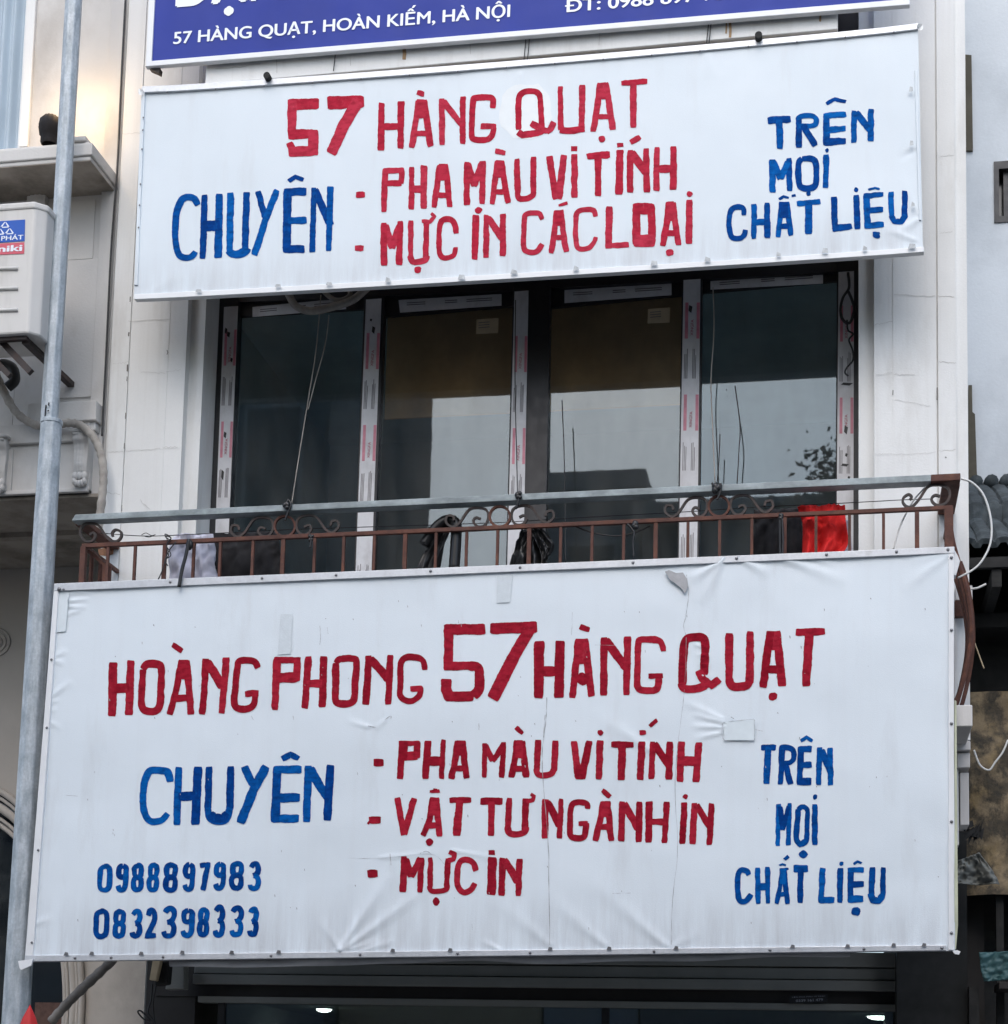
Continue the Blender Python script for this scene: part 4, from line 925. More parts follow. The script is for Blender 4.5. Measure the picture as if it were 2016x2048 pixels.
MB().flatbar(pxline([(170, 1098), (190, 1112), (209, 1130), (209, 1190)], RY + .06, 0), .02, .016).build('brace', M['rust'], rl)
# wires on the railing
def wire(pts, Y, r_, label, cat='wire', m_='cable_b', k=6, group=None, name='wire'):
    return MB().tube(pxline(pts, Y, k), r_, 6).build(name, M[m_], None, True, label=label, cat=cat, group=group)
wire([(200, 1066), (285, 1072), (360, 1070), (560, 1060), (700, 1055), (860, 1050), (1000, 1045), (1130, 1037), (1400, 1022), (1500, 1015), (1690, 1006), (1800, 1000), (1862, 998)], RY + .08, .0022, 'thin slack wire strung behind the railing scrolls', group=None)
b = MB(); b.tube(pxline([(283, 1070), (292, 1066), (303, 1071), (311, 1069), (300, 1074), (290, 1073)], RY + .06), .002, 5)
b.build('wire_knot', M['cable_b'], None, True, label='twisted knot of thin wire on the left end of the railing wire', cat='wire')

# ------------------------------------------------------------------ washing and bags on the balcony
def cloth(name, lft, rgt, Y, fold, nf, m_, label, cat, seed=0, th=.0, nu=36, nv=26):
    L_ = sm(lft, 8); R2 = sm(rgt, 8)
    def smp(P, t):
        i = t * (len(P) - 1); j = min(int(i), len(P) - 2); q = i - j
        return P[j][0] + (P[j + 1][0] - P[j][0]) * q, P[j][1] + (P[j + 1][1] - P[j][1]) * q
    mb = MB()
    def fn(u, v):
        a, c = smp(L_, v), smp(R2, v)
        p = at(a[0] + (c[0] - a[0]) * u, a[1] + (c[1] - a[1]) * u, Y)
        p.y += fold * (.35 + .65 * v) * (math.sin(u * nf * 6.283 + seed + 1.2 * v + 1.4 * vnoise(u * 2, v * 3, seed + 2)) + .8 * vnoise(u * 6 + v * 3, v * 5 - u * 2, seed)) + fold * .8 * abs(vnoise(u * 11 + v * 5, v * 8, seed + 5))
        return p
    mb.grid(fn, nu, nv)
    o = mb.build(name, M[m_], None, True, label=label, cat=cat)
    so_ = o.modifiers.new('s', 'SOLIDIFY'); so_.thickness = .004
    return o
CY = RY + .17
cloth('hanging_cloth', [(346, 1068), (338, 1100), (334, 1150), (332, 1200)], [(424, 1066), (428, 1100), (426, 1130), (432, 1160), (430, 1200)], CY, .034, 1.7, 'greycloth', 'pale grey lilac shirt hanging behind the railing at its left end', 'clothing', 2)
cloth('hanging_cloth', [(428, 1066), (430, 1120), (432, 1200)], [(556, 1062), (558, 1110), (556, 1190)], CY + .1, .018, 2.5, 'blackcloth', 'black cloth hanging behind the railing beside the grey shirt', 'clothing', 5)
cloth('hanging_cloth', [(1594, 1010), (1602, 1030), (1605, 1060), (1602, 1130)], [(1690, 1007), (1692, 1050), (1694, 1090), (1668, 1130)], RY + .06, .036, 2.1, 'redcloth', 'bright red cloth draped over the lower rail at the right', 'clothing', 9)
cloth('hanging_cloth', [(1508, 1018), (1508, 1060), (1506, 1160)], [(1600, 1014), (1604, 1060), (1606, 1160)], CY, .02, 2, 'blackcloth', 'black trousers hanging just left of the red cloth', 'clothing', 12)
cloth('hanging_cloth', [(1690, 1040), (1690, 1070), (1650, 1095), (1648, 1140)], [(1700, 1040), (1702, 1080), (1704, 1110), (1704, 1140)], CY, .008, 1, 'greycloth', 'small pale cloth peeping out beneath the red cloth', 'clothing', 14)
cloth('plastic_bag', [(880, 1040), (868, 1070), (842, 1110), (826, 1160), (824, 1180)], [(908, 1042), (896, 1070), (884, 1110), (872, 1160), (872, 1180)], RY + .05, .022, 1.6, 'black', 'crumpled black plastic bag knotted on the middle of the railing', 'bag', 21)
b = MB(); b.tube(pxline([(848, 1090), (868, 1060), (886, 1044), (902, 1040), (912, 1050), (912, 1080), (908, 1140)], RY + .04, 5), .03, 8, rads=None)
b.build('plastic_bag', M['black'], None, True, label='black plastic bag twisted in a loop over the lower rail', cat='bag')
cloth('plastic_bag', [(1044, 1058), (1030, 1090), (1018, 1130), (1014, 1180)], [(1082, 1056), (1086, 1090), (1094, 1130), (1094, 1180)], RY + .05, .03, 2.6, 'black', 'gathered black plastic sheet hung below the rail by the third mullion', 'bag', 31)
cloth('plastic_bag', [(1062, 1056), (1070, 1080), (1080, 1100), (1086, 1120)], [(1084, 1056), (1098, 1072), (1108, 1090), (1096, 1112)], RY + .02, .02, 2, 'black', 'loose flap of black plastic sticking out beside the gathered sheet', 'bag', 37)
# black ties and straps
def knot(x, y, r_, label, tail=None):
    mb = MB()
    for k in range(5): mb.ball(at(x + random.uniform(-4, 4), y + random.uniform(-5, 5), RY - .05), r_ * random.uniform(.6, 1), r_ * .6, r_ * random.uniform(.6, 1.1), 8, 5)
    if tail: mb.tube(pxline(tail, RY - .05), .006, 6)
    mb.build('rope_tie', M['black'], None, True, label=label, cat='tie')
knot(573, 1012, .018, 'black rope tied round the handrail above the left ring', [(573, 1010), (576, 1000), (582, 1010), (574, 1030), (570, 1042)])
knot(1036, 990, .016, 'black rope tied round the handrail above the middle ring', [(1035, 985), (1037, 1000), (1032, 1018)])
knot(1434, 976, .022, 'black rope tied round the handrail above the right ring', [(1424, 966), (1432, 975), (1442, 968), (1440, 985), (1434, 1000)])
knot(1268, 1050, .018, 'black knotted rag on the lower rail between the middle and right rings', [(1255, 1048), (1268, 1065), (1266, 1085), (1268, 1115)])
knot(622, 1075, .012, 'black tuft of string tied to the lower rail under the left ring', [(620, 1068), (622, 1082), (620, 1096)])
knot(1562, 1034, .014, 'black tie on the lower rail with two strands down to the big sign', [(1560, 1034), (1560, 1080), (1561, 1118), (1564, 1118), (1566, 1080), (1564, 1036)])
b = MB(); b.flatbar(pxline([(378, 1078), (372, 1110), (364, 1140), (358, 1174)], LY - .03, 5), .018, .006); b.ball(at(379, 1090, RY - .04), .022, .015, .03, 8, 6)
b.build('strap', M['black'], None, True, label='black strap holding the top left of the big sign to the rail', cat='strap')
b = MB()
for o_ in (0, 5): b.tube(pxline([(335 + o_, 1080), (330, 1068 + o_), (342, 1076), (333, 1090), (337 + o_, 1110), (330, 1120), (336, 1132)], RY - .02, 6), .003, 5)
b.tube(pxline([(352, 1084), (336, 1105), (325, 1140), (316, 1160)], RY - .02, 6), .0035, 5)
b.build('wire_coil', M['cable_b'], None, True, label='tangled dark wire wound round a baluster in front of the grey shirt', cat='wire')
wire([(1140, 1048), (1180, 1064), (1230, 1072), (1266, 1066), (1300, 1052)], RY + .02, .004, 'bent dark rod hung on the lower rail beside the black knotted rag')
# strings hanging in front of the panes
GY = .12
for pts, lab in (([(642, 590), (632, 700), (618, 790), (600, 900), (583, 1010)], 'long pale string hanging aslant across the first pane'), ([(658, 630), (650, 690), (630, 765), (616, 820)], 'short pale string joining the long one at the first pane'),
                 ([(1124, 800), (1128, 900), (1130, 1010), (1131, 1130)], 'dark cord hanging straight down the third pane'), ([(1031, 600), (1030, 760), (1033, 900), (1035, 985)], 'dark cord hanging along the middle mullion'),
                 ([(1426, 575), (1428, 660), (1422, 760), (1425, 850), (1430, 965)], 'pale cord hanging at the left edge of the last pane'), ([(1440, 868), (1438, 920), (1434, 966)], 'short dark cord with a cross knot in the last pane'), ([(1470, 772), (1480, 850), (1478, 900), (1474, 970)], 'bowed dark cord in the middle of the last pane')):
    wire(pts, GY, .0032, lab, 'cord', 'insul' if 'pale' in lab else 'cable_b', name='cord')
b = MB(); b.tube(pxline([(1696, 545), (1698, 575), (1686, 595), (1681, 620), (1686, 640), (1700, 645), (1708, 620), (1704, 600), (1695, 580)], .2, 6), .008, 6)
b.tube(pxline([(1694, 640), (1696, 660), (1706, 668), (1698, 680), (1705, 700), (1706, 720), (1694, 735), (1690, 745), (1696, 752)], .2, 6), .005, 6)
b.build('rope_loop', M['cable_b'], None, True, label='dark rope loop hanging in front of the rightmost window film strip', cat='rope')
# hoses under the upper sign
b = MB(); b.tube(pxline([(565, 560), (578, 590), (592, 612), (620, 622), (660, 615), (705, 600), (735, 575)], .08, 6), .022, 10); b.tube(pxline([(640, 575), (670, 600), (700, 590), (690, 560)], .1, 6), .014, 8)
b.build('drain_hose', M['insul'], None, True, label='curved beige hose drooping below the upper sign at the first pane', cat='hose')

# ------------------------------------------------------------------ cables on the right edge
wire([(1922, 957), (1945, 966), (1968, 992), (1982, 1040), (1981, 1085), (1965, 1120), (1945, 1140), (1915, 1156)], -.45, .0055, 'white cable looping out from the right end of the handrail', 'cable', 'cable_w', name='cable')
wire([(1787, 1098), (1796, 1065), (1808, 1035), (1828, 1000), (1850, 975)], -.42, .0045, 'white cable slanting behind the right end of the railing', 'cable', 'cable_w', name='cable')
wire([(1942, 1178), (1955, 1176), (1964, 1172), (1972, 1168)], -.3, .0055, 'short white cable stub sticking out past the right edge', 'cable', 'cable_w', name='cable')
wire([(1948, 1500), (1960, 1530), (1978, 1540), (1990, 1525), (2005, 1505), (2016, 1480)], .2, .005, 'pale sagging cable against the mouldy wall at the right', 'cable', 'cable_w', name='cable')
wire([(1949, 1285), (1958, 1310), (1968, 1337)], -.2, .0035, 'dry yellow twig beside the bellied iron bar', 'twig', 'note', name='twig')

# ------------------------------------------------------------------ neighbour on the left
NY = .05
nb = thing('ornate_house', 'cream stuccoed house with balcony slab and carved corbels, left of the shop', 'building', (-5.3, NY, 0))
gap = xl[0] - .010
zsf = at(100, 988, -.02).z
b = MB(); wtop = at(66, 0, NY)
wx0, wx1 = at(-160, 150, NY).x, at(66, 150, NY).x; wz0 = at(40, 297, NY).z
b.box(-9, wx0, NY, 1.0, zsf, 10); b.box(wx1, gap, NY, 1.0, zsf, 10); b.box(wx0, wx1, NY, 1.0, zsf, wz0); b.box(wx0, wx1, NY, 1.0, wz0 + 2.2, 10)
b.build('upper_wall', M['left'], nb, bevel=.004)
b = MB(); b.box(X_(189, NY - .03, 640), gap - .012, NY - .03, NY, zsf, 10); b.build('corner_strip', M['left'], nb, bevel=.004)
fr = MB(); fr.box(wx1 - .055, wx1, NY - .02, NY + .1, wz0, wz0 + 2.2); fr.box(wx1 - .09, wx1 - .058, NY + .03, NY + .1, wz0, wz0 + 2.2)
fro = fr.build('window', M['wall'], nb, bevel=.004)
MB().grid(lambda u, v: Vector((wx0 + (wx1 - .08 - wx0) * u, NY + .14 + .022 * math.sin(u * 52) + .012 * math.sin(u * 19 + 1), wz0 + 2.2 * v)), 160, 6).build('curtain', M['curtain'], fro, smooth=True)
# balcony slab
ZY = -.33
zt_, zb_ = at(100, 292, ZY).z, at(100, 324, ZY).z
b = MB(); xe = at(184, 300, ZY).x
b.box(-9, xe, ZY, NY, zb_ + .025, zt_); b.box(-9, xe - .03, ZY + .02, NY, zt_, zt_ + .02); b.box(-9, xe - .012, ZY + .012, NY, zb_, zb_ + .025); b.box(xe - .13, xe - .045, ZY + .005, ZY + .1, zt_ + .02, zt_ + .05)
b.build('balcony_slab', M['left'], nb, bevel=.006)
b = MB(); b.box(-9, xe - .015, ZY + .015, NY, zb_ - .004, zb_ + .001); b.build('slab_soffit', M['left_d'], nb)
b = MB(); b.pbox(-60, 34, 352, 398, NY - .004, NY + .01); b.build('dark_window', M['glass_d'], nb)
b = MB(); b.pbox(93, 188, 402, 520, NY - .006, NY); b.pbox(100, 190, 520, 795, NY - .012, NY); b.each('stained_panel', M['left'], nb, bevel=.003)
# carved corbel under the slab
def corbel(cx, y0, y1, wpx, Y, name='corbel'):
    h = (at(cx, y0, Y).z - at(cx, y1, Y).z); W = wpx * .0026; c = at(cx, y0, Y); co_ = MB()
    prof = [(0, .18), (.05, .2), (.12, .19), (.2, .13), (.3, .11), (.45, .12), (.6, .13), (.72, .1), (.8, .05), (.9, .045), (1, .01)]
    P = sm(prof, 4); n = len(P); nw = 13; vs = []
    for t, dp in P:
        ww = W * (1 - .25 * t)
        for k in range(nw):
            u = k / (nw - 1) * 2 - 1
            dd = dp * (1 - .25 * u * u) + .008 * math.cos(u * 14) * (1 if t < .75 else .2) + .006 * math.sin(t * 55) * (1 - abs(u))
            vs.append((c.x + u * ww / 2, c.y - dd * h * 1.1, c.z - t * h))
    fs = [(i * nw + k, (i + 1) * nw + k, (i + 1) * nw + k + 1, i * nw + k + 1) for i in range(n - 1) for k in range(nw - 1)]
    for i in range(n):   # side walls back to the wall plane
        t = P[i][0]
    co_.add(vs, fs)
    for sd_ in (0, nw - 1):
        e = [vs[i * nw + sd_] for i in range(n)]; bk = [(p[0], c.y + .01, p[2]) for p in e]
        co_.add(e + bk, [(i, i + 1, n + i + 1, n + i) for i in range(n - 1)])
    co_.box(c.x - W * .62, c.x + W * .62, c.y - .24 * h, c.y, c.z, c.z + .05 * h)
    co_.box(c.x - W * .42, c.x + W * .42, c.y - .225 * h, c.y, c.z - .05 * h, c.z - .004)
    for k in (-1, 0, 1): co_.ball((c.x + k * W * .3, c.y - .1 * h, c.z - .8 * h), W * .2, .05 * h, .08 * h, 8, 6)
    for k in range(5):
        a = (k - 2) * .5; co_.ball((c.x + math.sin(a) * W * .4, c.y - .03, c.z - .95 * h + (1 - math.cos(a)) * .1 * h), W * .14, .02, .07 * h, 8, 6)
    return co_.build(name, M['left'], nb, smooth=True)
corbel(83, 330, 462, 52, NY); corbel(168, 872, 976, 36, -.03); corbel(4, 884, 990, 40, -.03)
# ledge, frieze and soffit
FYN = -.02
b = MB(); lz0, lz1 = at(160, 841, -.07).z, at(160, 802, -.07).z
b.box(at(55, 820, -.07).x, at(192, 820, -.07).x, -.07, NY, lz0, lz1); b.box(at(60, 820, -.07).x, at(188, 820, -.07).x, -.045, NY, lz0 - .05, lz0 - .001); b.box(at(62, 820, -.07).x, at(186, 820, -.07).x, -.03, NY, lz0 - .09, lz0 - .051); b.build('ledge_block', M['left'], nb, bevel=.005)
b = MB(); xg = gap - .06
b.box(-9, xg, FYN - .03, NY, at(100, 888, FYN).z, at(100, 850, FYN).z); b.box(-9, xg, FYN, NY, zsf, at(100, 888, FYN).z)
b.box(-9, xg, FYN - .02, NY, zsf - .0, zsf + .025); b.box(-9, at(26, 940, FYN).x, FYN - .012, NY, zsf + .026, at(100, 895, FYN).z)
b.build('frieze', M['left'], nb, bevel=.005)
GYN = 1.25
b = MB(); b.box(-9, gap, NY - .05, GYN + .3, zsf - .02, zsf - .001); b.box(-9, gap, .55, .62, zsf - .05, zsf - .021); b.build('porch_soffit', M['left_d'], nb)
# ground floor wall with arch
gz = zsf; gx1 = at(290, 1980, GYN).x
def ell(a, b_, th): return at(-60 + a * math.cos(th), 2000 - b_ * math.sin(th), GYN)
n = 40; wallv = MB()
rim = [ell(228, 436, math.pi * k / n) for k in range(n + 1)]
outer = []
for p in rim:
    outer.append(Vector((p.x, GYN, gz)))
wallv.add(rim + outer, [(k, k + 1, n + 1 + k + 1, n + 1 + k) for k in range(n)])
wallv.box(rim[0].x, gx1, GYN, GYN + .3, 0, gz); wallv.box(-12, rim[-1].x, GYN, GYN + .3, 0, gz)
wallv.build('ground_wall', M['left_g'], nb)
for a, b_, r_, yy in ((226, 434, .022, -.015), (216, 420, .012, -.004), (206, 402, .03, .02), (192, 380, .012, .03), (184, 368, .018, .05)):
    pts = [ell(a, b_, math.pi * k / n) for k in range(n + 1)]
    pts = [Vector((pts[0].x, GYN, 0))] + pts + [Vector((pts[-1].x, GYN, 0))]
    MB().tube([p + Vector((0, yy, 0)) for p in pts], r_, 8).build('arch_moulding', M['left_g'], nb, smooth=True)
b = MB(); b.add([ell(235, 445, math.pi * k / n) + Vector((0, .12, 0)) for k in range(n + 1)] + [Vector((ell(235, 445, math.pi).x, GYN + .12, 0)), Vector((ell(235, 445, 0).x, GYN + .12, 0))], [tuple(range(n + 3))[::-1]])
b.build('arch_window', mat('dark_arch_glass', (.012, .016, .02), .12, .3, 2), nb)
c = at(-5, 1285, GYN); b = MB()
for r_, t_ in ((.088, .007), (.06, .005)): b.tube([(c.x + r_ * math.cos(k * .2618), GYN - .004, c.z + r_ * math.sin(k * .2618)) for k in range(25)], t_, 6, False)
b.ball((c.x, GYN, c.z), .04, .014, .04, 12, 6); b.build('medallion', M['left_g'], nb, smooth=True)
MB().pbox(65, 122, 2005, 2200, GYN + .05, GYN + .07).build('brick_infill', mat('dark_brick', (.09, .05, .04), .9, .3, 30), nb)
# wall lamp and its glow
lp = thing('wall_lamp', 'warm lit wall lamp half hidden behind the grey pole, upper left', 'lamp', at(134, 235, -.2))
p = at(134, 165, -.20)
MB().ball(p, .022, .022, .04, 12, 8).build('bulb', emis('warm_bulb', (1, .72, .38), 9), lp, smooth=True)
b = MB(); b.tube([(p.x, p.y, p.z - .05), (p.x, p.y, p.z - .10), (p.x - .10, NY, p.z - .10)], .006, 8); b.build('bracket', M['iron'], lp)
pl = bpy.data.lights.new('lamp_light', 'POINT'); pl.energy = 3.2; pl.color = (1, .66, .32); pl.shadow_soft_size = .05
po = bpy.data.objects.new('lamp_light', pl); C.objects.link(po); po.parent = lp; po.location = p + Vector((.0, -.0, -.07)) - WL[lp.name]
# black ribbed bud shaped object on the slab
bx = at(99, 290, -.2); b = MB(); prof = [(0, .045), (.02, .052), (.05, .05), (.06, .058), (.11, .066), (.15, .06), (.175, .04), (.185, .005)]
n = 26; vs = []
for z_, r_ in prof:
    for k in range(n):
        a = k * 2 * math.pi / n; rr = r_ * (1 + .06 * math.cos(a * 13)); vs.append((bx.x + rr * math.cos(a), bx.y + rr * math.sin(a), bx.z + z_ * .98))
b.add(vs, [(j * n + k, j * n + (k + 1) % n, (j + 1) * n + (k + 1) % n, (j + 1) * n + k) for j in range(len(prof) - 1) for k in range(n)])
b.build('lamp_shade', M['blackcloth'], None, True, label='black ribbed bud-shaped shade standing on the left balcony slab beside the pole', cat='lamp')

# air conditioner
AY = -.62
ac = thing('air_conditioner', 'white outdoor air conditioner unit with blue and red label, at the left edge', 'air conditioner', at(0, 675, AY))
a0, a1 = at(-190, 540, AY).x, at(62, 540, AY).x; az0, az1 = at(20, 668, AY).z, at(20, 409, AY).z; a2 = at(88, 540, AY + .05).x
b = MB(); P = [(a0, AY), (a1, AY), (a2, AY + .05), (a2, AY + .3), (a0, AY + .3)]
b.add([(x, y, az0) for x, y in P] + [(x, y, az1) for x, y in P], [(0, 1, 2, 3, 4)[::-1], (5, 6, 7, 8, 9)] + [(i, (i + 1) % 5, 5 + (i + 1) % 5, 5 + i) for i in range(5)])
b.build('casing', M['ac'], ac, bevel=.012)
b = MB(); P2 = [(a0 - .01, AY - .008), (a1, AY - .008), (a2 + .008, AY + .048), (a2 + .008, AY + .3), (a0 - .01, AY + .3)]
b.add([(x, y, az1 - .035) for x, y in P2] + [(x, y, az1 + .006) for x, y in P2], [(0, 1, 2, 3, 4)[::-1], (5, 6, 7, 8, 9)] + [(i, (i + 1) % 5, 5 + (i + 1) % 5, 5 + i) for i in range(5)])
b.build('top_cover', M['ac'], ac, bevel=.01)
for y in (537, 577, 620):
    b = MB(); b.tube(pxline([(-60, y + 2), (36, y)], AY - .002, 0), .011, 8); b.build('louvre', M['ac'], ac, smooth=True)
MB().slab([(-60, 446), (50, 439), (49, 482), (-60, 489)], AY - .003, .002).build('blue_label', M['labelblue'], ac)
MB().slab([(-60, 490), (48.5, 484.5), (48, 507), (-60, 512)], AY - .003, .002).build('red_label', M['labelred'], ac)
b = MB(); tx('HÒA PHÁT', (-42, 484), (46, 478.5), AY - .0042, .026, b, .02)
for (x, y) in ((10, 450), (0, 464), (19, 463)):
    for q in (0, 1): b.slab([(x - 1.2 + q * 1.6, y - 6), (x + .4 + q * 1.6, y - 6), (x + (9 if q else -5), y + 3), (x + (5 if q else -9), y + 3)], AY - .0042, .001)
    b.slab([(x - 6, y + 3.6), (x + 7, y + 3), (x + 7, y + 5), (x - 6, y + 5.6)], AY - .0042, .001)
tx('Funiki', (-38, 506), (43, 501.5), AY - .0042, .036, b, .035)
b.build('label_print', M['signwhite'], ac)
b = MB(); b.box(a0, a1 - .02, AY + .03, AY + .06, az0 - .02, az0); b.flatbar(pxline([(5, 685), (62, 745)], AY + .1, 0), .035, .03); b.box(a1 - .06, a1 - .02, AY + .06, NY, az0 - .03, az0 - .001)
b.flatbar(pxline([(-40, 690), (20, 752)], AY + .12, 0), .03, .03)
b.build('bracket', M['iron'], ac)
b = MB(); b.tube(pxline([(-8, 735), (8, 728), (26, 738), (30, 760), (15, 775)], -.15, 6), .03, 8); b.build('pipe_bend', M['black'], ac, smooth=True)

def lag(pts, Y, rad, label, m_, name='lagged_pipe', Ys=None):
    P = pxline(pts, Y, 8)
    if Ys:
        n_ = len(P)
        for i, p_ in enumerate(P): p_.y = Y + (Ys - Y) * i / (n_ - 1)
    rads = [rad * (1 + .10 * math.sin(i * 1.9) + .08 * vnoise(i * .7, rad * 100)) for i in range(len(P))]
    MB().tube(P, rad, 12, rads=rads).build(name, M[m_], None, True, label=label, cat='pipe')
lag([(-10, 742), (10, 788), (36, 828), (72, 850), (108, 852), (135, 846), (163, 852), (188, 876), (203, 912), (207, 955), (203, 1005), (196, 1060)], -.11, .023, 'beige taped pipe curving down past the carved corbel, left of the shop', 'insul')
lag([(270, 1875), (215, 1930), (170, 1972), (130, 2012), (102, 2044)], .25, .028, 'grey taped pipe slanting down below the big sign at the left', 'insul_d')
wire([(251, -5), (243, 150), (235, 330), (228, 420), (221, 520), (213, 690), (206, 830), (204, 872)], -.01, .006, 'dark cable running down the gap between the two houses', 'cable', 'cable_b', 8, name='cable')
b = MB(); b.slab([(305, 1919), (322, 1919), (312, 1962), (298, 1960)], .3, .04); b.build('cream_tube', M['note'], None, label='short cream tube hanging under the big sign at the left', cat='tube', bevel=.006)
b = MB(); b.slab([(318, 1925), (338, 1922), (334, 1968), (308, 1972)], .34, .07); b.build('junction_box', M['near_black'], None, label='dark box with cables under the big sign at the left', cat='box', bevel=.008)
b = MB(); b.slab([(338, 1923), (368, 1923), (368, 1978), (330, 1979)], .5, .08); b.build('grey_panel', M['shutter'], house, bevel=.006)
b = MB(); b.tube(pxline([(305, 1965), (302, 2000), (296, 2025), (310, 2045), (290, 2040), (276, 2025), (282, 2022), (300, 2040)], .3, 6), .005, 6); b.tube(pxline([(312, 1970), (306, 2010), (312, 2060)], .3, 6), .005, 6)
b.build('wire_coil', M['cable_b'], None, True, label='loose loops of black wire hanging beside the shop doorway', cat='wire')

# ------------------------------------------------------------------ street pole and red canopy tip
pv = thing('street_pole', 'tall grey galvanised steel pole in front of the left house', 'pole', (at(31, 2048, -.44).x, -.44, 0))
PYY = -.44
def octo(mb, pts, rads):
    n = 8; vs = []
    for p, r_ in zip(pts, rads):
        for k in range(n):
            a = math.pi / 8 + k * math.pi / 4 + .25; vs.append((p.x + r_ * math.cos(a), p.y + r_ * math.sin(a), p.z))
    m_ = len(pts)
    mb.add(vs, [(i * n + k, i * n + (k + 1) % n, (i + 1) * n + (k + 1) % n, (i + 1) * n + k) for i in range(m_ - 1) for k in range(n)] + [tuple(range(n))[::-1], tuple(range((m_ - 1) * n, m_ * n))])
sc_ = lambda px: px / 2 * (PYY + DIST) / FPX * 1.02
low = [at(31, 2048, PYY), at(92, 1024, PYY), at(103, 845, PYY)]
g0 = low[0] + (low[0] - low[1]) * ((low[0].z) / (low[1].z - low[0].z))
b = MB(); octo(b, [g0] + low, [sc_(68), sc_(60), sc_(51), sc_(48)]); b.build('lower_shaft', M['pole'], pv, bevel=.008)
hi = [at(98, 852, PYY), at(118.5, 512, PYY), at(147.5, 0, PYY)]; g1 = hi[2] + (hi[2] - hi[1]) * 1.0
b = MB(); octo(b, hi + [g1], [sc_(39.5), sc_(39), sc_(39), sc_(37)]); b.build('upper_shaft', M['pole'], pv, bevel=.006)
b = MB(); b.tube([low[2] + Vector((0, 0, -.012)), low[2] + Vector((0, 0, .012))], sc_(49), 16); b.build('joint_collar', M['pole'], pv, bevel=.004)
b = MB()
for pts in ([(92, 810), (91, 820), (90, 832)], [(98, 805), (97, 811)], [(95, 822), (98, 821)]): b.tube(pxline(pts, PYY - .054, 0), .004, 5)
b.build('paint_drip', M['cable_b'], pv)
rc = thing('closed_parasol', 'pointed red tip of a closed parasol in front of the grey pole, bottom left corner', 'parasol', (at(61, 2048, -1.5).x, -1.5, 0))
tip = at(60, 2009, -1.5); b = MB(); n = 24; vs = [tuple(tip)]
for z_, r_ in ((.02, .010), (.06, .030), (.12, .050), (.35, .075), (.9, .10), (1.1, .08)):
    for k in range(n):
        a = k * 2 * math.pi / n; rr = r_ * (1 + .06 * math.cos(a * 6)); vs.append((tip.x + rr * math.cos(a), tip.y + rr * math.sin(a), tip.z - z_))
fs = [(0, 1 + k, 1 + (k + 1) % n) for k in range(n)]
for j in range(5): fs += [(1 + j * n + k, 1 + (j + 1) * n + k, 1 + (j + 1) * n + (k + 1) % n, 1 + j * n + (k + 1) % n) for k in range(n)]
b.add(vs, fs); b.build('canopy', M['redplastic'], rc, smooth=True)
MB().tube([(tip.x, tip.y, .0), (tip.x, tip.y, tip.z - .05)], .018, 10).build('parasol_pole', M['alu'], rc)
MB().tube([(tip.x, tip.y, .0), (tip.x, tip.y, .09)], .2, 20).build('parasol_base', M['frame'], rc)

# ------------------------------------------------------------------ neighbours on the right
gw = thing('grey_building', 'tall plain blue-grey plastered building rising behind the tiled roof, right edge', 'building', (2.2, 1.6, 0))
GW = 1.6
b = MB(); xw = at(1930, 400, GW).x
hx0, hx1 = at(1988, 390, GW).x, at(2090, 390, GW).x; hz0, hz1 = at(2000, 446, GW).z, at(2000, 324, GW).z
b.box(xr[4] - .2, hx0, GW, 8, 0, 12); b.box(hx1, 6, GW, 8, 0, 12); b.box(hx0, hx1, GW, 8, 0, hz0); b.box(hx0, hx1, GW, 8, hz1, 12)
b.build('wall', M['greywall'], gw)
wo = MB(); wo.box(hx0, hx1, GW - .01, GW + .1, hz1 - .05, hz1); wo.box(hx0, hx1, GW - .01, GW + .1, hz0, hz0 + .04); wo.box(hx0, hx0 + .03, GW - .01, GW + .1, hz0 + .04, hz1 - .05); wo.box(hx0 + .06, hx0 + .09, GW + .03, GW + .06, hz0 + .04, hz1 - .05); wo.box(hx0 + .17, hx0 + .19, GW + .03, GW + .06, hz0 + .04, hz1 - .05)
wob_ = wo.build('window', M['frame'], gw)
MB().box(hx0, hx1, GW + .1, GW + .11, hz0, hz1).build('pane', M['farglass'], wob_)
MB().box(hx0 + .095, hx0 + .165, GW + .04, GW + .05, hz0 + .05, hz1 - .06).build('shutter_leaf', M['left'], wob_)
b = MB(); b.slab([(1920, 108), (1943, 110), (1946, 301), (1920, 300)], GW - .02, .02); b.build('brown_strip', M['brownfin'], gw)

oh = thing('old_tiled_house', 'low old house with dark tiled roof and mouldy ochre wall, right edge', 'building', (1.3, .3, 0))
EY, RYD = .15, 1.45
ze, zrd = at(1975, 1100, EY).z, at(1975, 962, RYD).z
b = MB(); x0, x1 = xr[4] + .004, 4.0
def roof(u, v):
    x = x0 + (x1 - x0) * u; row = v * 2.0; st = (row - math.floor(row)) if v < 1 else 1
    z_ = ze + (zrd - ze) * v; wv = math.cos((x - x0) * 2 * math.pi / .09)
    return Vector((x, EY + (RYD - EY) * v, z_ + .014 * max(min(wv * 2.2, 1), -.7) + .09 * (1 - st) - .06 + .012 * vnoise(x * 9, v * 9)))
b.grid(roof, 420, 60)
rf = b.build('tiled_roof', M['tiles'], oh, smooth=False); so_ = rf.modifiers.new('s', 'SOLIDIFY'); so_.thickness = .03; so_.offset = -1
b = MB()
for k in range(28):
    x = x0 + .05 + k * .09; b.tube([(x, RYD - .05, zrd - .02), (x, RYD + .12, zrd + .01)], .042, 10)
b.each('ridge_tile', M['tiles'], oh, smooth=True)
b = MB(); b.box(x0, x1, EY - .02, EY + .02, ze - .10, ze - .045); b.box(x0, x1, EY + .5, 1.5, ze - .28, ze - .2)
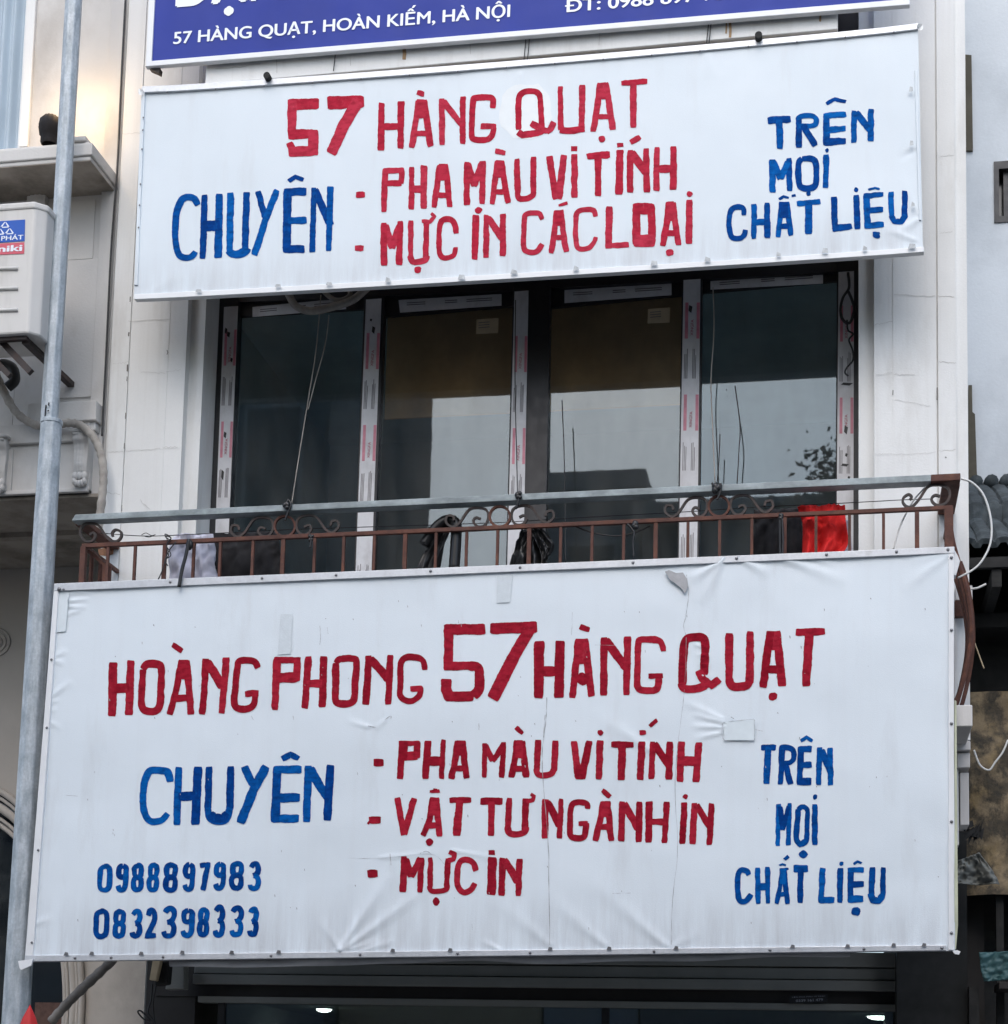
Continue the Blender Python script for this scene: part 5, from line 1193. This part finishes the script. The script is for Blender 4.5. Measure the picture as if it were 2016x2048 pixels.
for k in range(8): b.box(x0 + .12 + k * .3, x0 + .17 + k * .3, EY, 1.4, ze - .2, ze - .105)
b.each('eave_board', M['near_black'], oh)
b = MB(); b.box(x0, x1, .95, 1.0, at(1975, 1395, .95).z, ze + .3); b.build('loft_boards', M['near_black'], oh)
b = MB(); WYO = .42
def oldw(u, v):
    y = 1385 + (1790 - 1385) * v; p = at(1938, y, WYO); p.x = x0 + (x1 - x0) * u
    p.y += .03 * vnoise(u * 22, v * 7, 4) + .012 * vnoise(u * 70, v * 22, 6); return p
b.grid(oldw, 80, 40); b.build('mouldy_wall', M['oldwall'], oh, smooth=True)
zz = at(1938, 1385, WYO).z
b = MB(); b.box(x0, x1, WYO + .03, 1.0, zz - .06, zz - .01); b.box(x0, x1, .9, 1.0, 0, zz); b.each('back_wall', M['near_black'], oh)
b = MB(); b.box(at(1993, 1900, .45).x, at(2008, 1900, .45).x, .45, .5, 0, at(2000, 1790, .45).z); b.box(x0, x0 + .05, .3, .5, 0, 2.4); b.each('door_post', M['near_black'], oh)
b = MB(); b.slab([(1937, 770), (1944, 770), (1945, 824), (1950, 828), (1954, 950), (1962, 962), (1937, 962)], GW - .03, .03)
b.build('gable_edge', M['brownfin'], oh)
cloth('tarpaulin', [(1913, 1722), (1914, 1745), (1915, 1768)], [(1958, 1705), (1985, 1740), (2000, 1768)], .1, .03, 1.3, 'tarp', 'grey tarpaulin sagging from the mouldy wall beside the big sign', 'tarpaulin', 41)
cloth('tarpaulin', [(1958, 1905), (1962, 1935), (1968, 1962)], [(2060, 1900), (2060, 1930), (2060, 1958)], .2, .02, 1.0, 'teal', 'teal tarpaulin strip over the dark doorway, bottom right corner', 'tarpaulin', 43)
b = MB(); b.box(at(1998, 1970, .2).x, 2.2, .2, .5, at(2005, 1978, .2).z, at(2005, 1963, .2).z); b.build('stall_shelf', M['shutter_d'], None, label='dark shelf edge under the teal tarpaulin, bottom right', cat='shelf', bevel=.004)
b = MB()
for k in range(9):
    p = at(1925 + random.uniform(0, 40), 1655 + random.uniform(0, 40), .2); b.slab([(1925 + k * 4, 1650 + (k * 17) % 30), (1945 + k * 3, 1640 + (k * 13) % 30), (1948 + k * 2, 1652 + (k * 11) % 30), (1928 + k * 3, 1662 + (k * 19) % 30)], .15 + k * .012, .01)
b.build('broken_laths', M['near_black'], None, label='jumble of broken boards between the sign edge and the mouldy wall', cat='debris')

# ------------------------------------------------------------------ the other side of the street (seen in the panes)
def far_house(x0, x1, y0, z1, m_, label, floors, bays):
    t = thing('street_house', label, 'building', ((x0 + x1) / 2, y0 - 3, 0), 'houses across the street')
    MB().box(x0, x1, y0 - 6, y0, 0, z1).build('wall', M[m_], t)
    MB().box(x0 - .1, x1 + .1, y0 - 6.1, y0 + .25, z1, z1 + .25).build('roof', M['far3'], t)
    for i in range(floors):
        for j in range(bays):
            bw = (x1 - x0) / bays; cx = x0 + bw * (j + .5); z_ = 1.0 + i * (z1 - 1) / floors
            fr_ = MB().box(cx - bw * .28, cx + bw * .28, y0, y0 + .06, z_, z_ + 1.6).build('window', M['far3'], t)
            MB().box(cx - bw * .24, cx + bw * .24, y0 + .06, y0 + .07, z_ + .08, z_ + 1.52).build('pane', M['farglass'], fr_)
far_house(-13, -6.85, -12.6, 15.5, 'far', 'tall dark grey house across the street, seen only as a reflection', 5, 4)
far_house(-6.8, -3.95, -13.2, 5.8, 'far2', 'low ochre house across the street beside the tall grey one', 2, 3)
far_house(-3.9, -2.62, -13.1, 10.0, 'far4', 'narrow grey-blue house across the street, second tallest', 4, 1)
far_house(-2.58, 4.2, -13.0, 9.5, 'far', 'wide dark house across the street behind the tree', 3, 4)
far_house(4.25, 11, -12.8, 7.0, 'far2', 'ochre house across the street, farthest right', 3, 3)
tr = thing('street_tree', 'leafy street tree across the road, mirrored in the last pane', 'tree', (1.1, -11.0, 0))
b = MB(); tk = [(1.1, -11, 0), (1.05, -11, 2), (1.15, -11.05, 4.5), (1.05, -11, 7.2)]
b.tube(sm(tk, 5), .16, 10, rads=[.2 - .006 * i for i in range(16)])
for k in range(7):
    a = k * .9; b.tube(sm([(1.1, -11, 5 + k * .3), (1.1 + math.cos(a) * .8, -11 + math.sin(a) * .8, 6.6 + k * .3), (1.1 + math.cos(a) * 1.5, -11 + math.sin(a) * 1.3, 7.8 + k * .25)], 5), .05, 6)
b.build('trunk', M['bark'], tr, smooth=True)
b = MB()
for k in range(150):
    a = random.uniform(0, 6.28); q = random.random() ** .5; c = Vector((1.15 + math.cos(a) * 2.0 * q, -11 + math.sin(a) * 1.5 * q, 8.2 + random.uniform(-1.3, 1.75) * (1 - q * q * .6)))
    for j in range(110):
        d_ = Vector((random.gauss(0, .24), random.gauss(0, .24), random.gauss(0, .13))); p = c + d_; s_ = random.uniform(.03, .065)
        u = Vector((random.uniform(-1, 1), random.uniform(-1, 1), random.uniform(-.5, .5))).normalized(); v = u.orthogonal().normalized() * .5
        b.add([p - u * s_, p - v * s_, p + u * s_, p + v * s_], [(0, 1, 2, 3)])
b.build('crown', M['leaf'], tr)
